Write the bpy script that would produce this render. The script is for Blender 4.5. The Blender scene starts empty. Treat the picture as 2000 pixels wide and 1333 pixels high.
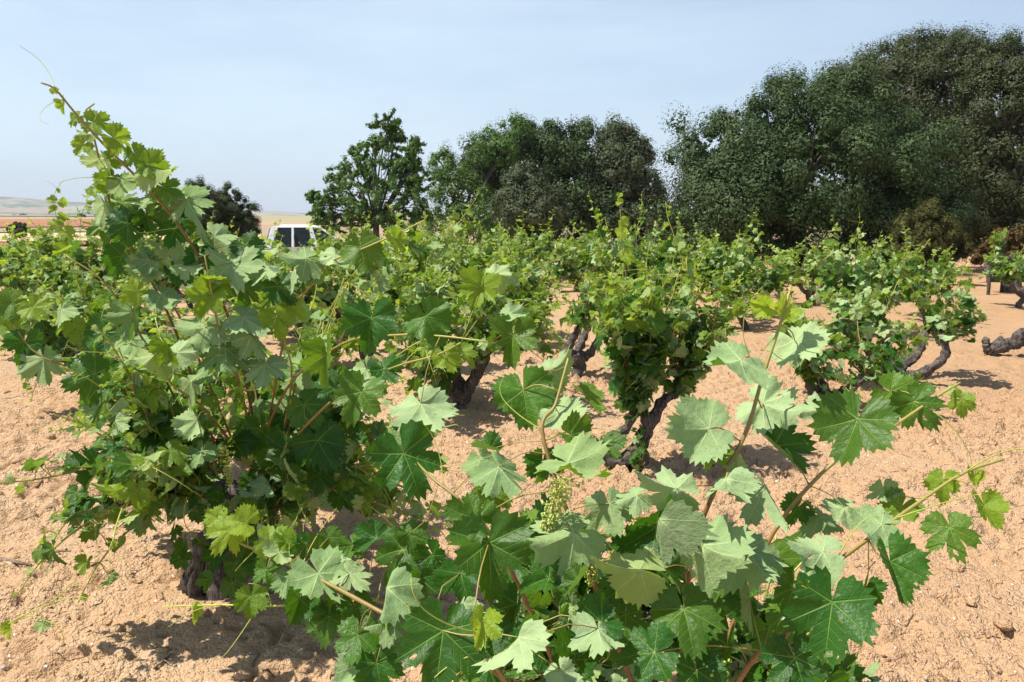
import bpy, bmesh, math, random
import numpy as np
from math import radians, sin, cos, pi

# ------------------------------------------------------------------ camera, sky, sun, exposure
S = bpy.context.scene
C = S.collection
FPX = 1570.0
PITCH = math.atan((666.5 - 430) / FPX)
CAMH = 1.5
cam = bpy.data.cameras.new('camera')
cam.sensor_width = 36
cam.lens = FPX / 2000 * 36
cam.clip_start = 0.05
cam.clip_end = 30000
camo = bpy.data.objects.new('camera', cam)
C.objects.link(camo)
camo.location = (0, 0, CAMH)
camo.rotation_euler = (pi / 2 - PITCH, 0, 0)
S.camera = camo

TO_SUN = np.array([-0.45, -0.07, 0.87]); TO_SUN /= np.linalg.norm(TO_SUN)
SUN_EL = math.asin(TO_SUN[2])
SUN_AZ = math.atan2(TO_SUN[0], TO_SUN[1])          # clockwise from +Y
w = bpy.data.worlds.new('World'); S.world = w; w.use_nodes = True
nt = w.node_tree
bg = nt.nodes['Background']
sky = nt.nodes.new('ShaderNodeTexSky')
sky.sky_type = 'NISHITA'; sky.sun_disc = False
sky.sun_elevation = SUN_EL; sky.sun_rotation = SUN_AZ
sky.altitude = 800; sky.air_density = 1.0; sky.dust_density = 1.6; sky.ozone_density = 1.4
# thin high cloud veil mixed into the sky, streaked along one heading
tc = nt.nodes.new('ShaderNodeTexCoord')
mp = nt.nodes.new('ShaderNodeMapping'); mp.inputs['Scale'].default_value = (1.6, 2.2, 9.0); mp.inputs['Rotation'].default_value = (0.25, 0.32, 0.2)
ns = nt.nodes.new('ShaderNodeTexNoise'); ns.inputs['Scale'].default_value = 1.6; ns.inputs['Detail'].default_value = 6; ns.inputs['Roughness'].default_value = 0.6
ra = nt.nodes.new('ShaderNodeMapRange'); ra.inputs['From Min'].default_value = 0.36; ra.inputs['From Max'].default_value = 0.74
ra.inputs['To Min'].default_value = 0.46; ra.inputs['To Max'].default_value = 0.78
mx = nt.nodes.new('ShaderNodeMix'); mx.data_type = 'RGBA'
mx.inputs['B'].default_value = (6.1, 7.55, 8.4, 1)
L = nt.links.new
L(tc.outputs['Generated'], mp.inputs['Vector']); L(mp.outputs['Vector'], ns.inputs['Vector'])
sz = nt.nodes.new('ShaderNodeSeparateXYZ'); L(tc.outputs['Generated'], sz.inputs[0])
el = nt.nodes.new('ShaderNodeMapRange'); el.interpolation_type = 'SMOOTHSTEP'
el.inputs['From Min'].default_value = 0.22; el.inputs['From Max'].default_value = 0.62; el.inputs['To Min'].default_value = 1; el.inputs['To Max'].default_value = 0.05
ml = nt.nodes.new('ShaderNodeMath'); ml.operation = 'MULTIPLY'
L(sz.outputs['Z'], el.inputs['Value']); L(ns.outputs['Fac'], ra.inputs['Value']); L(ra.outputs['Result'], ml.inputs[0]); L(el.outputs['Result'], ml.inputs[1])
wx_ = nt.nodes.new('ShaderNodeMapRange'); wx_.inputs['From Min'].default_value = -0.1; wx_.inputs['From Max'].default_value = 0.6; wx_.inputs['To Min'].default_value = 1; wx_.inputs['To Max'].default_value = 0.25
m2 = nt.nodes.new('ShaderNodeMath'); m2.operation = 'MULTIPLY'      # the veil is thicker in the west
L(sz.outputs['X'], wx_.inputs['Value']); L(ml.outputs[0], m2.inputs[0]); L(wx_.outputs['Result'], m2.inputs[1]); L(m2.outputs[0], mx.inputs['Factor'])
L(sky.outputs['Color'], mx.inputs['A']); L(mx.outputs['Result'], bg.inputs['Color'])
bg.inputs['Strength'].default_value = 0.095

sun = bpy.data.lights.new('sun', 'SUN'); sun.energy = 5.0; sun.angle = radians(0.55); sun.color = (1.0, 0.95, 0.86)
suno = bpy.data.objects.new('sun', sun); C.objects.link(suno)
from mathutils import Vector
suno.rotation_euler = Vector(-TO_SUN).to_track_quat('-Z', 'Y').to_euler()

vs = S.view_settings
vs.view_transform = 'Standard'; vs.look = 'None'; vs.gamma = 1.0; vs.exposure = 0.66; vs.use_curve_mapping = False
S.cycles.max_bounces = 8; S.cycles.diffuse_bounces = 2; S.cycles.transmission_bounces = 6; S.cycles.transparent_max_bounces = 12
S.cycles.volume_bounces = 0

HAZE = 1.7e-4
rng = np.random.default_rng(7)
random.seed(7)
UPV = np.array([0, 0, 1.0])
FW = np.array([0, cos(PITCH), -sin(PITCH)]); RT = np.array([1.0, 0, 0]); UPC = np.array([0, sin(PITCH), cos(PITCH)])
CAMP = np.array([0, 0, CAMH])

def at(x, y, d):
    """the point seen at photo pixel x,y at depth d metres"""
    return CAMP + d * (FW + RT * ((x - 1000) / FPX) + UPC * ((666.5 - y) / FPX))
def on_ground(x, y, z=0.0):
    r = FW + RT * ((x - 1000) / FPX) + UPC * ((666.5 - y) / FPX)
    return CAMP + r * ((z - CAMH) / r[2])
def nrm(v):
    v = np.asarray(v, float); return v / (np.linalg.norm(v) + 1e-12)

# ------------------------------------------------------------------ numeric noise
def hash2(ix, iy, seed):
    h = (ix.astype(np.int64) * 374761393 + iy.astype(np.int64) * 668265263 + seed * 1442695041) & 0xffffffff
    h = ((h ^ (h >> 13)) * 1274126177) & 0xffffffff
    h = (h ^ (h >> 16)) & 0xffffffff
    return h / 4294967295.0
def vnoise(x, y, seed=0):
    x = np.asarray(x, float); y = np.asarray(y, float)
    ix = np.floor(x); iy = np.floor(y); fx = x - ix; fy = y - iy
    fx = fx * fx * (3 - 2 * fx); fy = fy * fy * (3 - 2 * fy)
    a = hash2(ix, iy, seed); b = hash2(ix + 1, iy, seed); c = hash2(ix, iy + 1, seed); d = hash2(ix + 1, iy + 1, seed)
    return (a * (1 - fx) + b * fx) * (1 - fy) + (c * (1 - fx) + d * fx) * fy - 0.5
def fbm(x, y, seed=0, o=4):
    s = 0; a = 1.0
    for k in range(o):
        c_, s_ = cos(.6 + 1.1 * k), sin(.6 + 1.1 * k)
        s = s + a * vnoise((x * c_ - y * s_) * 2 ** k + 17.3 * k, (x * s_ + y * c_) * 2 ** k - 9.1 * k, seed + k); a *= 0.5
    return s
def clods(x, y, cell, keep, seed):
    gx = np.floor(x / cell); gy = np.floor(y / cell); out = np.zeros_like(x)
    for i in (-1, 0, 1):
        for j in (-1, 0, 1):
            cx = gx + i; cy = gy + j
            px = (cx + hash2(cx, cy, seed)) * cell; py = (cy + hash2(cx, cy, seed + 1)) * cell
            on = hash2(cx, cy, seed + 2) < keep
            r = cell * (0.25 + 0.5 * hash2(cx, cy, seed + 3))
            ang = hash2(cx, cy, seed + 4) * pi; el = 0.6 + 0.8 * hash2(cx, cy, seed + 5)
            dx = x - px; dy = y - py
            u = (dx * np.cos(ang) + dy * np.sin(ang)) * el; v = (-dx * np.sin(ang) + dy * np.cos(ang)) / el
            q = 1 - (u * u + v * v) / (r * r)
            out = np.maximum(out, np.where(on, np.sqrt(np.clip(q, 0, 1)) * r, 0))
    return out

# ------------------------------------------------------------------ terrain height
def smooth(a, b, t):
    t = np.clip((t - a) / (b - a), 0, 1); return t * t * (3 - 2 * t)
def base_h(x, y):
    """land form without clods"""
    x = np.asarray(x, float); y = np.asarray(y, float)
    h = 0.05 * fbm(x * 0.35, y * 0.35, 3, 3)
    h = h + 0.03 * np.sin((x * 0.62 - y * 0.78) * 2 * pi / 2.1) * smooth(40, 15, np.hypot(x, y))
    # the plateau edge: the land drops to a valley on the left and beyond
    d = np.hypot(x, y)
    drop = -0.75 * smooth(18, 40, y - 0.25 * x) - 2.8 * smooth(45, 220, d) + 2 * smooth(300, 550, d) + 8 * smooth(600, 1100, d) - 14 * smooth(1200, 2400, d)
    h = h + drop
    # far hills, higher towards the left
    az = np.arctan2(x, y)
    ridge = smooth(2800, 5200, d) * (1 - 0.4 * smooth(6500, 9000, d))
    amp = 150 * np.clip(0.75 - 1.5 * (az + 0.57), 0.28, 1.0) + 60 * fbm(x / 900.0, y / 900.0, 21, 4) + 22 * fbm(x / 240.0, y / 240.0, 22, 3)
    h = h + ridge * np.maximum(amp, 5)
    return h
def fine_h(x, y):
    d = np.hypot(x, y)
    f = smooth(16, 7, d)
    z = 0.016 * fbm(x * 2.1, y * 2.1, 5, 3) + 0.010 * fbm(x * 11, y * 11, 8, 4)
    patch = np.clip(0.62 + 1.3 * fbm(x * 1.1, y * 1.1, 14, 3), .12, 1.4)
    wx = x + 0.03 * fbm(x * 16, y * 16, 71, 3); wy = y + 0.03 * fbm(x * 16, y * 16, 75, 3)
    z = z + f * patch * (0.30 * clods(wx, wy, 0.15, 0.26, 31) + 0.75 * clods(wx, wy, 0.075, 0.5, 41) + 1.0 * clods(wx, wy, 0.04, 0.62, 51))
    z = z + f * 0.011 * fbm(x * 34, y * 34, 9, 2)
    # cracks and hollows
    z = z - f * 0.030 * np.clip(np.abs(vnoise(x * 7, y * 9, 61)) * np.abs(vnoise(x * 17, y * 21, 62)) * 14 - 0.75, 0, 1)
    return z
def gz(x, y):
    return float(base_h(np.array([x]), np.array([y]))[0] + 0.0)

# ------------------------------------------------------------------ mesh collector
class MB:
    def __init__(s):
        s.v = []; s.n = 0; s.f = {3: [], 4: []}; s.fm = {3: [], 4: []}; s.luv = []; s.rnd = []
    def add(s, v, tris=None, quads=None, luv=None, rnd=0.5, mat=0):
        v = np.asarray(v, float); m = len(v)
        for k, F in ((3, tris), (4, quads)):
            if F is not None and len(F):
                F = np.asarray(F, np.int64); s.f[k].append(F + s.n); s.fm[k].append(np.full(len(F), mat, np.int32))
        s.v.append(v); s.n += m
        s.luv.append(np.zeros((m, 3)) if luv is None else np.asarray(luv, float))
        s.rnd.append(np.broadcast_to(np.asarray(rnd, float), (m,)).copy())
    def build(s, name, mats, parent=None, smooth=True, loc=None):
        me = bpy.data.meshes.new(name)
        V = np.concatenate(s.v).astype(np.float32)
        if loc is not None: V = V - np.asarray(loc, np.float32)
        me.vertices.add(len(V)); me.vertices.foreach_set('co', V.ravel())
        loops = []; tot = []; mi = []
        for k in (4, 3):
            if s.f[k]:
                F = np.concatenate(s.f[k]); loops.append(F.ravel()); tot.append(np.full(len(F), k, np.int32)); mi.append(np.concatenate(s.fm[k]))
        loops = np.concatenate(loops).astype(np.int32); tot = np.concatenate(tot); mi = np.concatenate(mi)
        me.loops.add(len(loops)); me.loops.foreach_set('vertex_index', loops)
        me.polygons.add(len(tot)); st = np.zeros(len(tot), np.int32); st[1:] = np.cumsum(tot)[:-1]
        me.polygons.foreach_set('loop_start', st)
        me.polygons.foreach_set('material_index', mi)
        me.update(calc_edges=True)
        a = me.attributes.new('luv', 'FLOAT_VECTOR', 'POINT'); a.data.foreach_set('vector', np.concatenate(s.luv).astype(np.float32).ravel())
        b = me.attributes.new('rnd', 'FLOAT', 'POINT'); b.data.foreach_set('value', np.concatenate(s.rnd).astype(np.float32))
        if smooth: me.polygons.foreach_set('use_smooth', np.ones(len(tot), bool))
        for m in (mats if isinstance(mats, (list, tuple)) else [mats]): me.materials.append(m)
        o = bpy.data.objects.new(name, me); C.objects.link(o)
        if loc is not None and parent is None: o.location = tuple(loc)
        if parent is not None: o.parent = parent
        return o

def tag(o, label=None, cat=None, group=None, kind=None):
    if label: o['label'] = label
    if cat: o['category'] = cat
    if group: o['group'] = group
    if kind: o['kind'] = kind
    return o
def empty(name, loc=(0, 0, 0), label=None, cat=None, group=None):
    o = bpy.data.objects.new(name, None); C.objects.link(o); o.location = tuple(float(q) for q in loc); o.empty_display_size = 0.1
    return tag(o, label, cat, group)

def catmull(P, n):
    P = np.asarray(P, float)
    if len(P) == 2: return P[0] + (P[1] - P[0]) * np.linspace(0, 1, n)[:, None]
    Q = np.vstack([2 * P[0] - P[1], P, 2 * P[-1] - P[-2]]); out = []
    T = np.linspace(0, len(P) - 1 - 1e-6, n)
    for t in T:
        i = int(t); u = t - i; a, b, c, d = Q[i:i + 4]
        out.append(0.5 * (2 * b + (c - a) * u + (2 * a - 5 * b + 4 * c - d) * u * u + (3 * b - a - 3 * c + d) * u ** 3))
    return np.array(out)
def tube(P, r, sides=6, rough=0.0, seed=0, cap=True, ridges=0):
    P = np.asarray(P, float); n = len(P); r = np.broadcast_to(np.asarray(r, float), (n,))
    T = np.gradient(P, axis=0); T /= np.linalg.norm(T, axis=1)[:, None] + 1e-12
    a = np.cross(T[0], [0.3, 0.2, 0.9]); a = nrm(a if np.linalg.norm(a) > 1e-4 else np.cross(T[0], [1, 0, 0]))
    ang = np.arange(sides) * 2 * pi / sides; V = []
    acc = 0.0
    for i in range(n):
        a = nrm(a - T[i] * np.dot(a, T[i])); b = np.cross(T[i], a)
        rr = np.full(sides, r[i])
        if i: acc += np.linalg.norm(P[i] - P[i - 1])
        if rough:
            tw = acc * 6
            rr = rr * (1 + rough * 2 * fbm(np.cos(ang) * 1.6 + acc * 14 + seed, np.sin(ang) * 1.6 + 3.1 * seed + acc * 4, seed, 3))
            if ridges: rr = rr * (1 + 0.10 * np.sin(ang * ridges + tw) + 0.06 * np.sin(ang * (ridges * 2 + 1) - tw * 1.3))
        V.append(P[i] + np.cos(ang)[:, None] * a * rr[:, None] + np.sin(ang)[:, None] * b * rr[:, None])
    V = np.concatenate(V)
    i = np.arange(n - 1)[:, None] * sides; j = np.arange(sides)[None]; k = (j + 1) % sides
    Q = np.stack([i + j, i + k, i + sides + k, i + sides + j], -1).reshape(-1, 4)
    tr = None
    if cap:
        V = np.vstack([V, P[-1] + T[-1] * r[-1] * 0.5, P[0]])
        m = len(V)
        j = np.arange(sides); k = (j + 1) % sides
        tr = np.vstack([np.stack([(n - 1) * sides + j, (n - 1) * sides + k, np.full(sides, m - 2)], 1), np.stack([k, j, np.full(sides, m - 1)], 1)])
    return V, Q, tr
def add_tube(mb, P, r, sides=6, rough=0, seed=0, mat=0, rnd=0.5, ridges=0, age=0.0):
    V, Q, T = tube(P, r, sides, rough, seed, True, ridges)
    lu = np.zeros((len(V), 3)); lu[:, 2] = age
    mb.add(V, T, Q, lu, rnd, mat)

# ------------------------------------------------------------------ materials
class NB:
    def __init__(s, name):
        s.m = bpy.data.materials.new(name); s.m.use_nodes = True; s.t = s.m.node_tree; s.t.nodes.clear()
        s.out = s.t.nodes.new('ShaderNodeOutputMaterial')
    def n(s, kind, **kw):
        q = s.t.nodes.new(kind)
        for k, v in kw.items(): setattr(q, k, v)
        return q
    def put(s, sock, v):
        if hasattr(v, 'is_output'): s.t.links.new(v, sock)
        else:
            if isinstance(v, (tuple, list)) and len(v) == 3 and sock.type == 'RGBA': v = (*v, 1)
            sock.default_value = v
    def M(s, op, a, b=0.0, c=None, clamp=False):
        q = s.n('ShaderNodeMath', operation=op, use_clamp=clamp); s.put(q.inputs[0], a); s.put(q.inputs[1], b)
        if c is not None: s.put(q.inputs[2], c)
        return q.outputs[0]
    def mix(s, f, a, b, mode='MIX'):
        q = s.n('ShaderNodeMix', data_type='RGBA', blend_type=mode); s.put(q.inputs['Factor'], f); s.put(q.inputs['A'], a); s.put(q.inputs['B'], b); return q.outputs['Result']
    def rng(s, v, a, b, c=0.0, d=1.0):
        q = s.n('ShaderNodeMapRange'); s.put(q.inputs['Value'], v); s.put(q.inputs['From Min'], a); s.put(q.inputs['From Max'], b); s.put(q.inputs['To Min'], c); s.put(q.inputs['To Max'], d); return q.outputs['Result']
    def noise(s, scale, detail=3, rough=0.55, vec=None, dist=0.0):
        q = s.n('ShaderNodeTexNoise'); q.inputs['Scale'].default_value = scale; q.inputs['Detail'].default_value = detail; q.inputs['Roughness'].default_value = rough; q.inputs['Distortion'].default_value = dist
        if vec is not None: s.t.links.new(vec, q.inputs['Vector'])
        return q.outputs['Fac']
    def attr(s, name):
        return s.n('ShaderNodeAttribute', attribute_name=name)
    def pos(s): return s.n('ShaderNodeNewGeometry').outputs['Position']
    def obj(s): return s.n('ShaderNodeTexCoord').outputs['Object']
    def bump(s, h, strength=0.5, dist=0.01):
        q = s.n('ShaderNodeBump'); q.inputs['Strength'].default_value = strength; q.inputs['Distance'].default_value = dist; s.put(q.inputs['Height'], h); return q.outputs['Normal']
    def bsdf(s, **kw):
        q = s.n('ShaderNodeBsdfPrincipled')
        for k, v in kw.items(): s.put(q.inputs[k.replace('_', ' ')], v)
        return q
    def done(s, shader):
        s.t.links.new(shader if hasattr(shader, 'is_output') else shader.outputs[0], s.out.inputs['Surface']); return s.m

def mat_vine_leaf():
    b = NB('vine_leaf')
    a = b.attr('luv'); sx = b.n('ShaderNodeSeparateXYZ'); b.t.links.new(a.outputs['Vector'], sx.inputs[0])
    x, y, age = sx.outputs; rnd = b.attr('rnd').outputs['Fac']
    ax = b.M('ABSOLUTE', x)
    th = b.M('ARCTAN2', ax, y)
    s1 = b.M('GREATER_THAN', th, radians(27)); s2 = b.M('GREATER_THAN', th, radians(80))
    phi = b.M('ADD', b.M('MULTIPLY', s1, radians(53)), b.M('MULTIPLY', s2, radians(55)))
    sn = b.M('SINE', phi); cs = b.M('COSINE', phi)
    u = b.M('ADD', b.M('MULTIPLY', ax, sn), b.M('MULTIPLY', y, cs))
    v = b.M('ABSOLUTE', b.M('SUBTRACT', b.M('MULTIPLY', ax, cs), b.M('MULTIPLY', y, sn)))
    wv = b.M('MAXIMUM', b.M('MULTIPLY_ADD', u, -0.024, 0.026), 0.004)
    prim = b.M('SUBTRACT', 1.0, b.rng(b.M('DIVIDE', v, wv), 0.35, 1.0), clamp=True)
    fr = b.M('FRACT', b.M('DIVIDE', b.M('SUBTRACT', u, b.M('MULTIPLY', v, 0.9)), 0.165))
    sec = b.M('SUBTRACT', 1.0, b.rng(b.M('ABSOLUTE', b.M('SUBTRACT', fr, 0.5)), 0.02, 0.075), clamp=True)
    sec = b.M('MULTIPLY', sec, b.rng(v, 0.30, 0.02, 0.25, 1.0))
    vein = b.M('MAXIMUM', prim, b.M('MULTIPLY', sec, 0.55))
    pz = b.n('ShaderNodeCombineXYZ'); b.t.links.new(x, pz.inputs[0]); b.t.links.new(y, pz.inputs[1]); b.t.links.new(b.M('MULTIPLY', rnd, 40.0), pz.inputs[2])
    blot = b.noise(5.0, 3, 0.6, pz.outputs[0]); fine = b.noise(26.0, 2, 0.6, pz.outputs[0])
    oi = b.n('ShaderNodeObjectInfo').outputs['Random']
    age = b.M('ADD', age, b.M('MULTIPLY', b.M('SUBTRACT', oi, 0.45), 0.24), clamp=True)
    # upper face
    top = b.mix(rnd, (0.006, 0.045, 0.004), (0.024, 0.105, 0.007))
    top = b.mix(age, top, (0.27, 0.40, 0.03))
    top = b.mix(b.rng(blot, 0.35, 0.7, 0, 0.35), top, b.mix(age, (0.035, 0.14, 0.014), (0.36, 0.46, 0.05)))
    top = b.mix(b.M('MAXIMUM', b.M('MULTIPLY', prim, 0.62), b.M('MULTIPLY', sec, 0.24)), top, b.mix(age, (0.17, 0.33, 0.06), (0.42, 0.52, 0.10)))
    # lower face, felted
    und = b.mix(rnd, (0.180, 0.285, 0.110), (0.40, 0.51, 0.26))
    und = b.mix(age, und, (0.42, 0.50, 0.16))
    und = b.mix(b.rng(blot, 0.35, 0.75, 0, 0.3), und, (0.17, 0.27, 0.12))
    und = b.mix(b.M('MULTIPLY', vein, 0.75), und, (0.48, 0.58, 0.28))
    back = b.n('ShaderNodeNewGeometry').outputs['Backfacing']
    col = b.mix(back, top, und)
    spot = b.rng(b.noise(9.0, 2, 0.5, pz.outputs[0]), 0.70, 0.74, 0.0, 0.75)
    col = b.mix(spot, col, (0.20, 0.12, 0.035))
    rough = b.M('ADD', b.rng(back, 0, 1, 0.40, 0.85), b.M('MULTIPLY', fine, 0.12))
    hgt = b.M('ADD', b.M('MULTIPLY', vein, b.rng(back, 0, 1, -1.0, -0.25)), b.M('MULTIPLY', blot, 1.6))
    nm = b.bump(hgt, 0.6, 0.004)
    p = b.bsdf(Base_Color=col, Roughness=rough, Normal=nm, Specular_IOR_Level=b.rng(back, 0, 1, 0.30, 0.04))
    tcol = b.mix(age, (0.13, 0.34, 0.008), (0.58, 0.72, 0.04))
    tcol = b.mix(b.M('MULTIPLY', vein, 0.5), tcol, (0.45, 0.55, 0.12))
    tr = b.n('ShaderNodeBsdfTranslucent'); b.put(tr.inputs['Color'], tcol); b.put(tr.inputs['Normal'], nm)
    ms = b.n('ShaderNodeMixShader'); b.put(ms.inputs[0], b.rng(age, 0, 1, 0.24, 0.48)); b.t.links.new(p.outputs[0], ms.inputs[1]); b.t.links.new(tr.outputs[0], ms.inputs[2])
    return b.done(ms)
def mat_cane():
    b = NB('vine_cane')
    a = b.attr('luv'); sx = b.n('ShaderNodeSeparateXYZ'); b.t.links.new(a.outputs['Vector'], sx.inputs[0]); age = sx.outputs[2]
    nz = b.noise(60, 3, 0.6, b.obj())
    rnd = b.attr('rnd').outputs['Fac']
    old = b.mix(b.rng(b.M('ADD', nz, b.M('MULTIPLY', rnd, 0.5)), 0.4, 1.0), (0.15, 0.055, 0.026), (0.29, 0.165, 0.065))
    col = b.mix(age, old, (0.42, 0.46, 0.07))
    p = b.bsdf(Base_Color=col, Roughness=0.5, Normal=b.bump(nz, 0.3, 0.002))
    return b.done(p)
def mat_bark(name, c1, c2, sc=1.0, bs=0.9, bd=0.012):
    b = NB(name)
    mp = b.n('ShaderNodeMapping'); mp.inputs['Scale'].default_value = (1, 1, 0.22); b.t.links.new(b.obj(), mp.inputs[0])
    n1 = b.noise(38 * sc, 5, 0.65, mp.outputs[0], 0.6); n2 = b.noise(9 * sc, 4, 0.6, b.obj())
    f = b.rng(n1, 0.36, 0.66)
    col = b.mix(f, c1, c2); col = b.mix(b.rng(n2, 0.45, 0.7, 0, 0.6), col, tuple(q * 1.5 for q in c2))
    p = b.bsdf(Base_Color=col, Roughness=0.9, Specular_IOR_Level=0.2, Normal=b.bump(b.M('ADD', n1, b.M('MULTIPLY', n2, 0.5)), bs, bd))
    return b.done(p)
def mat_soil():
    b = NB('soil')
    P = b.pos()
    big = b.noise(0.35, 4, 0.6, P); mid = b.noise(3.2, 5, 0.6, P); small = b.noise(38, 4, 0.65, P); tiny = b.noise(160, 2, 0.6, P)
    col = b.mix(b.rng(mid, 0.3, 0.7), (0.495, 0.318, 0.180), (0.635, 0.445, 0.276))
    col = b.mix(b.rng(big, 0.40, 0.68, 0, 0.6), col, (0.50, 0.295, 0.155))
    # the ground gets redder on the right of the plot
    sx = b.n('ShaderNodeSeparateXYZ'); b.t.links.new(P, sx.inputs[0])
    col = b.mix(b.rng(sx.outputs[0], -1.0, 6.0, 0, 0.55), col, (0.45, 0.262, 0.138))
    col = b.mix(b.rng(small, 0.30, 0.44, 0.30, 0.0), col, (0.36, 0.185, 0.085))
    col = b.mix(b.rng(small, 0.60, 0.78, 0, 0.4), col, (0.70, 0.50, 0.32))
    vo = b.n('ShaderNodeTexVoronoi'); vo.inputs['Scale'].default_value = 26; b.t.links.new(P, vo.inputs['Vector'])
    wn = b.n('ShaderNodeTexWhiteNoise', noise_dimensions='3D'); b.t.links.new(vo.outputs['Position'], wn.inputs['Vector'])
    peb = b.M('MULTIPLY', b.M('LESS_THAN', vo.outputs['Distance'], b.M('MULTIPLY', wn.outputs['Value'], 0.17)), b.M('GREATER_THAN', wn.outputs['Value'], 0.82))
    col = b.mix(peb, col, b.mix(wn.outputs['Value'], (0.30, 0.2, 0.14), (0.80, 0.72, 0.62)))
    v2 = b.n('ShaderNodeTexVoronoi'); v2.inputs['Scale'].default_value = 62; b.t.links.new(P, v2.inputs['Vector'])
    v3 = b.n('ShaderNodeTexVoronoi'); v3.inputs['Scale'].default_value = 135; b.t.links.new(P, v3.inputs['Vector'])
    h = b.M('SUBTRACT', b.M('ADD', small, b.M('MULTIPLY', tiny, 0.3)), b.M('MULTIPLY', b.rng(mid, .35, .65, .25, 1.3), b.M('ADD', b.M('MULTIPLY', v2.outputs['Distance'], 0.5), b.M('MULTIPLY', v3.outputs['Distance'], 0.25))))
    p = b.bsdf(Base_Color=col, Roughness=0.95, Specular_IOR_Level=0.08, Normal=b.bump(h, 1.0, 0.026))
    return b.done(p)
def mat_land():
    """the far country: dry fields, scrub and woods"""
    b = NB('far_land')
    P = b.pos()
    mp = b.n('ShaderNodeMapping'); mp.inputs['Scale'].default_value = (0.0011, 0.0034, 0.0); b.t.links.new(P, mp.inputs[0])
    vo = b.n('ShaderNodeTexVoronoi'); vo.inputs['Scale'].default_value = 1.6; b.t.links.new(mp.outputs[0], vo.inputs['Vector'])
    wn = b.n('ShaderNodeTexWhiteNoise', noise_dimensions='3D'); b.t.links.new(vo.outputs['Position'], wn.inputs['Vector'])
    col = b.mix(wn.outputs['Value'], (0.36, 0.28, 0.175), (0.28, 0.185, 0.12))
    col = b.mix(b.M('GREATER_THAN', wn.outputs['Value'], 0.72), col, (0.30, 0.29, 0.15))
    wood = b.noise(0.0024, 6, 0.68, P); scr = b.noise(0.02, 3, 0.6, P)
    col = b.mix(b.rng(wood, 0.50, 0.56), col, b.mix(scr, (0.05, 0.075, 0.035), (0.12, 0.15, 0.07)))
    p = b.bsdf(Base_Color=col, Roughness=1.0, Specular_IOR_Level=0.0)
    return b.done(p)
def mat_field(name, c1, c2, sc=0.06):
    b = NB(name); P = b.pos()
    mp = b.n('ShaderNodeMapping'); mp.inputs['Scale'].default_value = (0.12, 1.0, 1.0); b.t.links.new(P, mp.inputs[0])
    n = b.noise(sc, 5, 0.6, mp.outputs[0]); n2 = b.noise(0.9, 3, 0.6, P)
    col = b.mix(b.rng(b.M('ADD', n, b.M('MULTIPLY', n2, 0.25)), 0.4, 0.8), c1, c2)
    return b.done(b.bsdf(Base_Color=col, Roughness=1.0, Specular_IOR_Level=0.0))
def mat_tree(name, c1, c2, c3, rough=0.5, spec=0.4, trans=0.18, tcol=(0.12, 0.2, 0.03)):
    b = NB(name)
    rnd = b.attr('rnd').outputs['Fac']
    a = b.attr('luv'); sx = b.n('ShaderNodeSeparateXYZ'); b.t.links.new(a.outputs['Vector'], sx.inputs[0])
    col = b.mix(rnd, c1, c2); col = b.mix(sx.outputs[2], col, c3)
    p = b.bsdf(Base_Color=col, Roughness=rough, Specular_IOR_Level=spec)
    tr = b.n('ShaderNodeBsdfTranslucent'); b.put(tr.inputs['Color'], tcol)
    ms = b.n('ShaderNodeMixShader'); ms.inputs[0].default_value = trans; b.t.links.new(p.outputs[0], ms.inputs[1]); b.t.links.new(tr.outputs[0], ms.inputs[2])
    return b.done(ms)
def mat_plain(name, col, rough=0.6, metal=0.0, spec=0.5, nscale=40, var=0.15, coat=0.0):
    b = NB(name)
    n = b.noise(nscale, 3, 0.6, b.obj())
    c = b.mix(b.rng(n, 0.3, 0.7), tuple(q * (1 - var) for q in col), tuple(min(1, q * (1 + var)) for q in col))
    return b.done(b.bsdf(Base_Color=c, Roughness=rough, Metallic=metal, Specular_IOR_Level=spec, Coat_Weight=coat, Normal=b.bump(n, 0.05, 0.002)))
def mat_glass(name, tint, fac):
    b = NB(name)
    t = b.n('ShaderNodeBsdfTransparent'); b.put(t.inputs[0], tint)
    g = b.n('ShaderNodeBsdfGlossy'); b.put(g.inputs['Roughness'], b.M('MULTIPLY', b.noise(3, 2, 0.5, b.obj()), 0.06)); b.put(g.inputs['Color'], (0.9, 0.95, 1.0))
    fr = b.n('ShaderNodeFresnel'); fr.inputs[0].default_value = 1.5
    ms = b.n('ShaderNodeMixShader'); b.put(ms.inputs[0], b.M('ADD', b.M('MULTIPLY', fr.outputs[0], 0.9), fac, clamp=True)); b.t.links.new(t.outputs[0], ms.inputs[1]); b.t.links.new(g.outputs[0], ms.inputs[2])
    return b.done(ms)

LEAF = mat_vine_leaf(); CANE = mat_cane()
BARK = mat_bark('vine_bark', (0.014, 0.010, 0.008), (0.165, 0.138, 0.118), 2.2, 1.0, 0.014)
SOIL = mat_soil(); LAND = mat_land()

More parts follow.
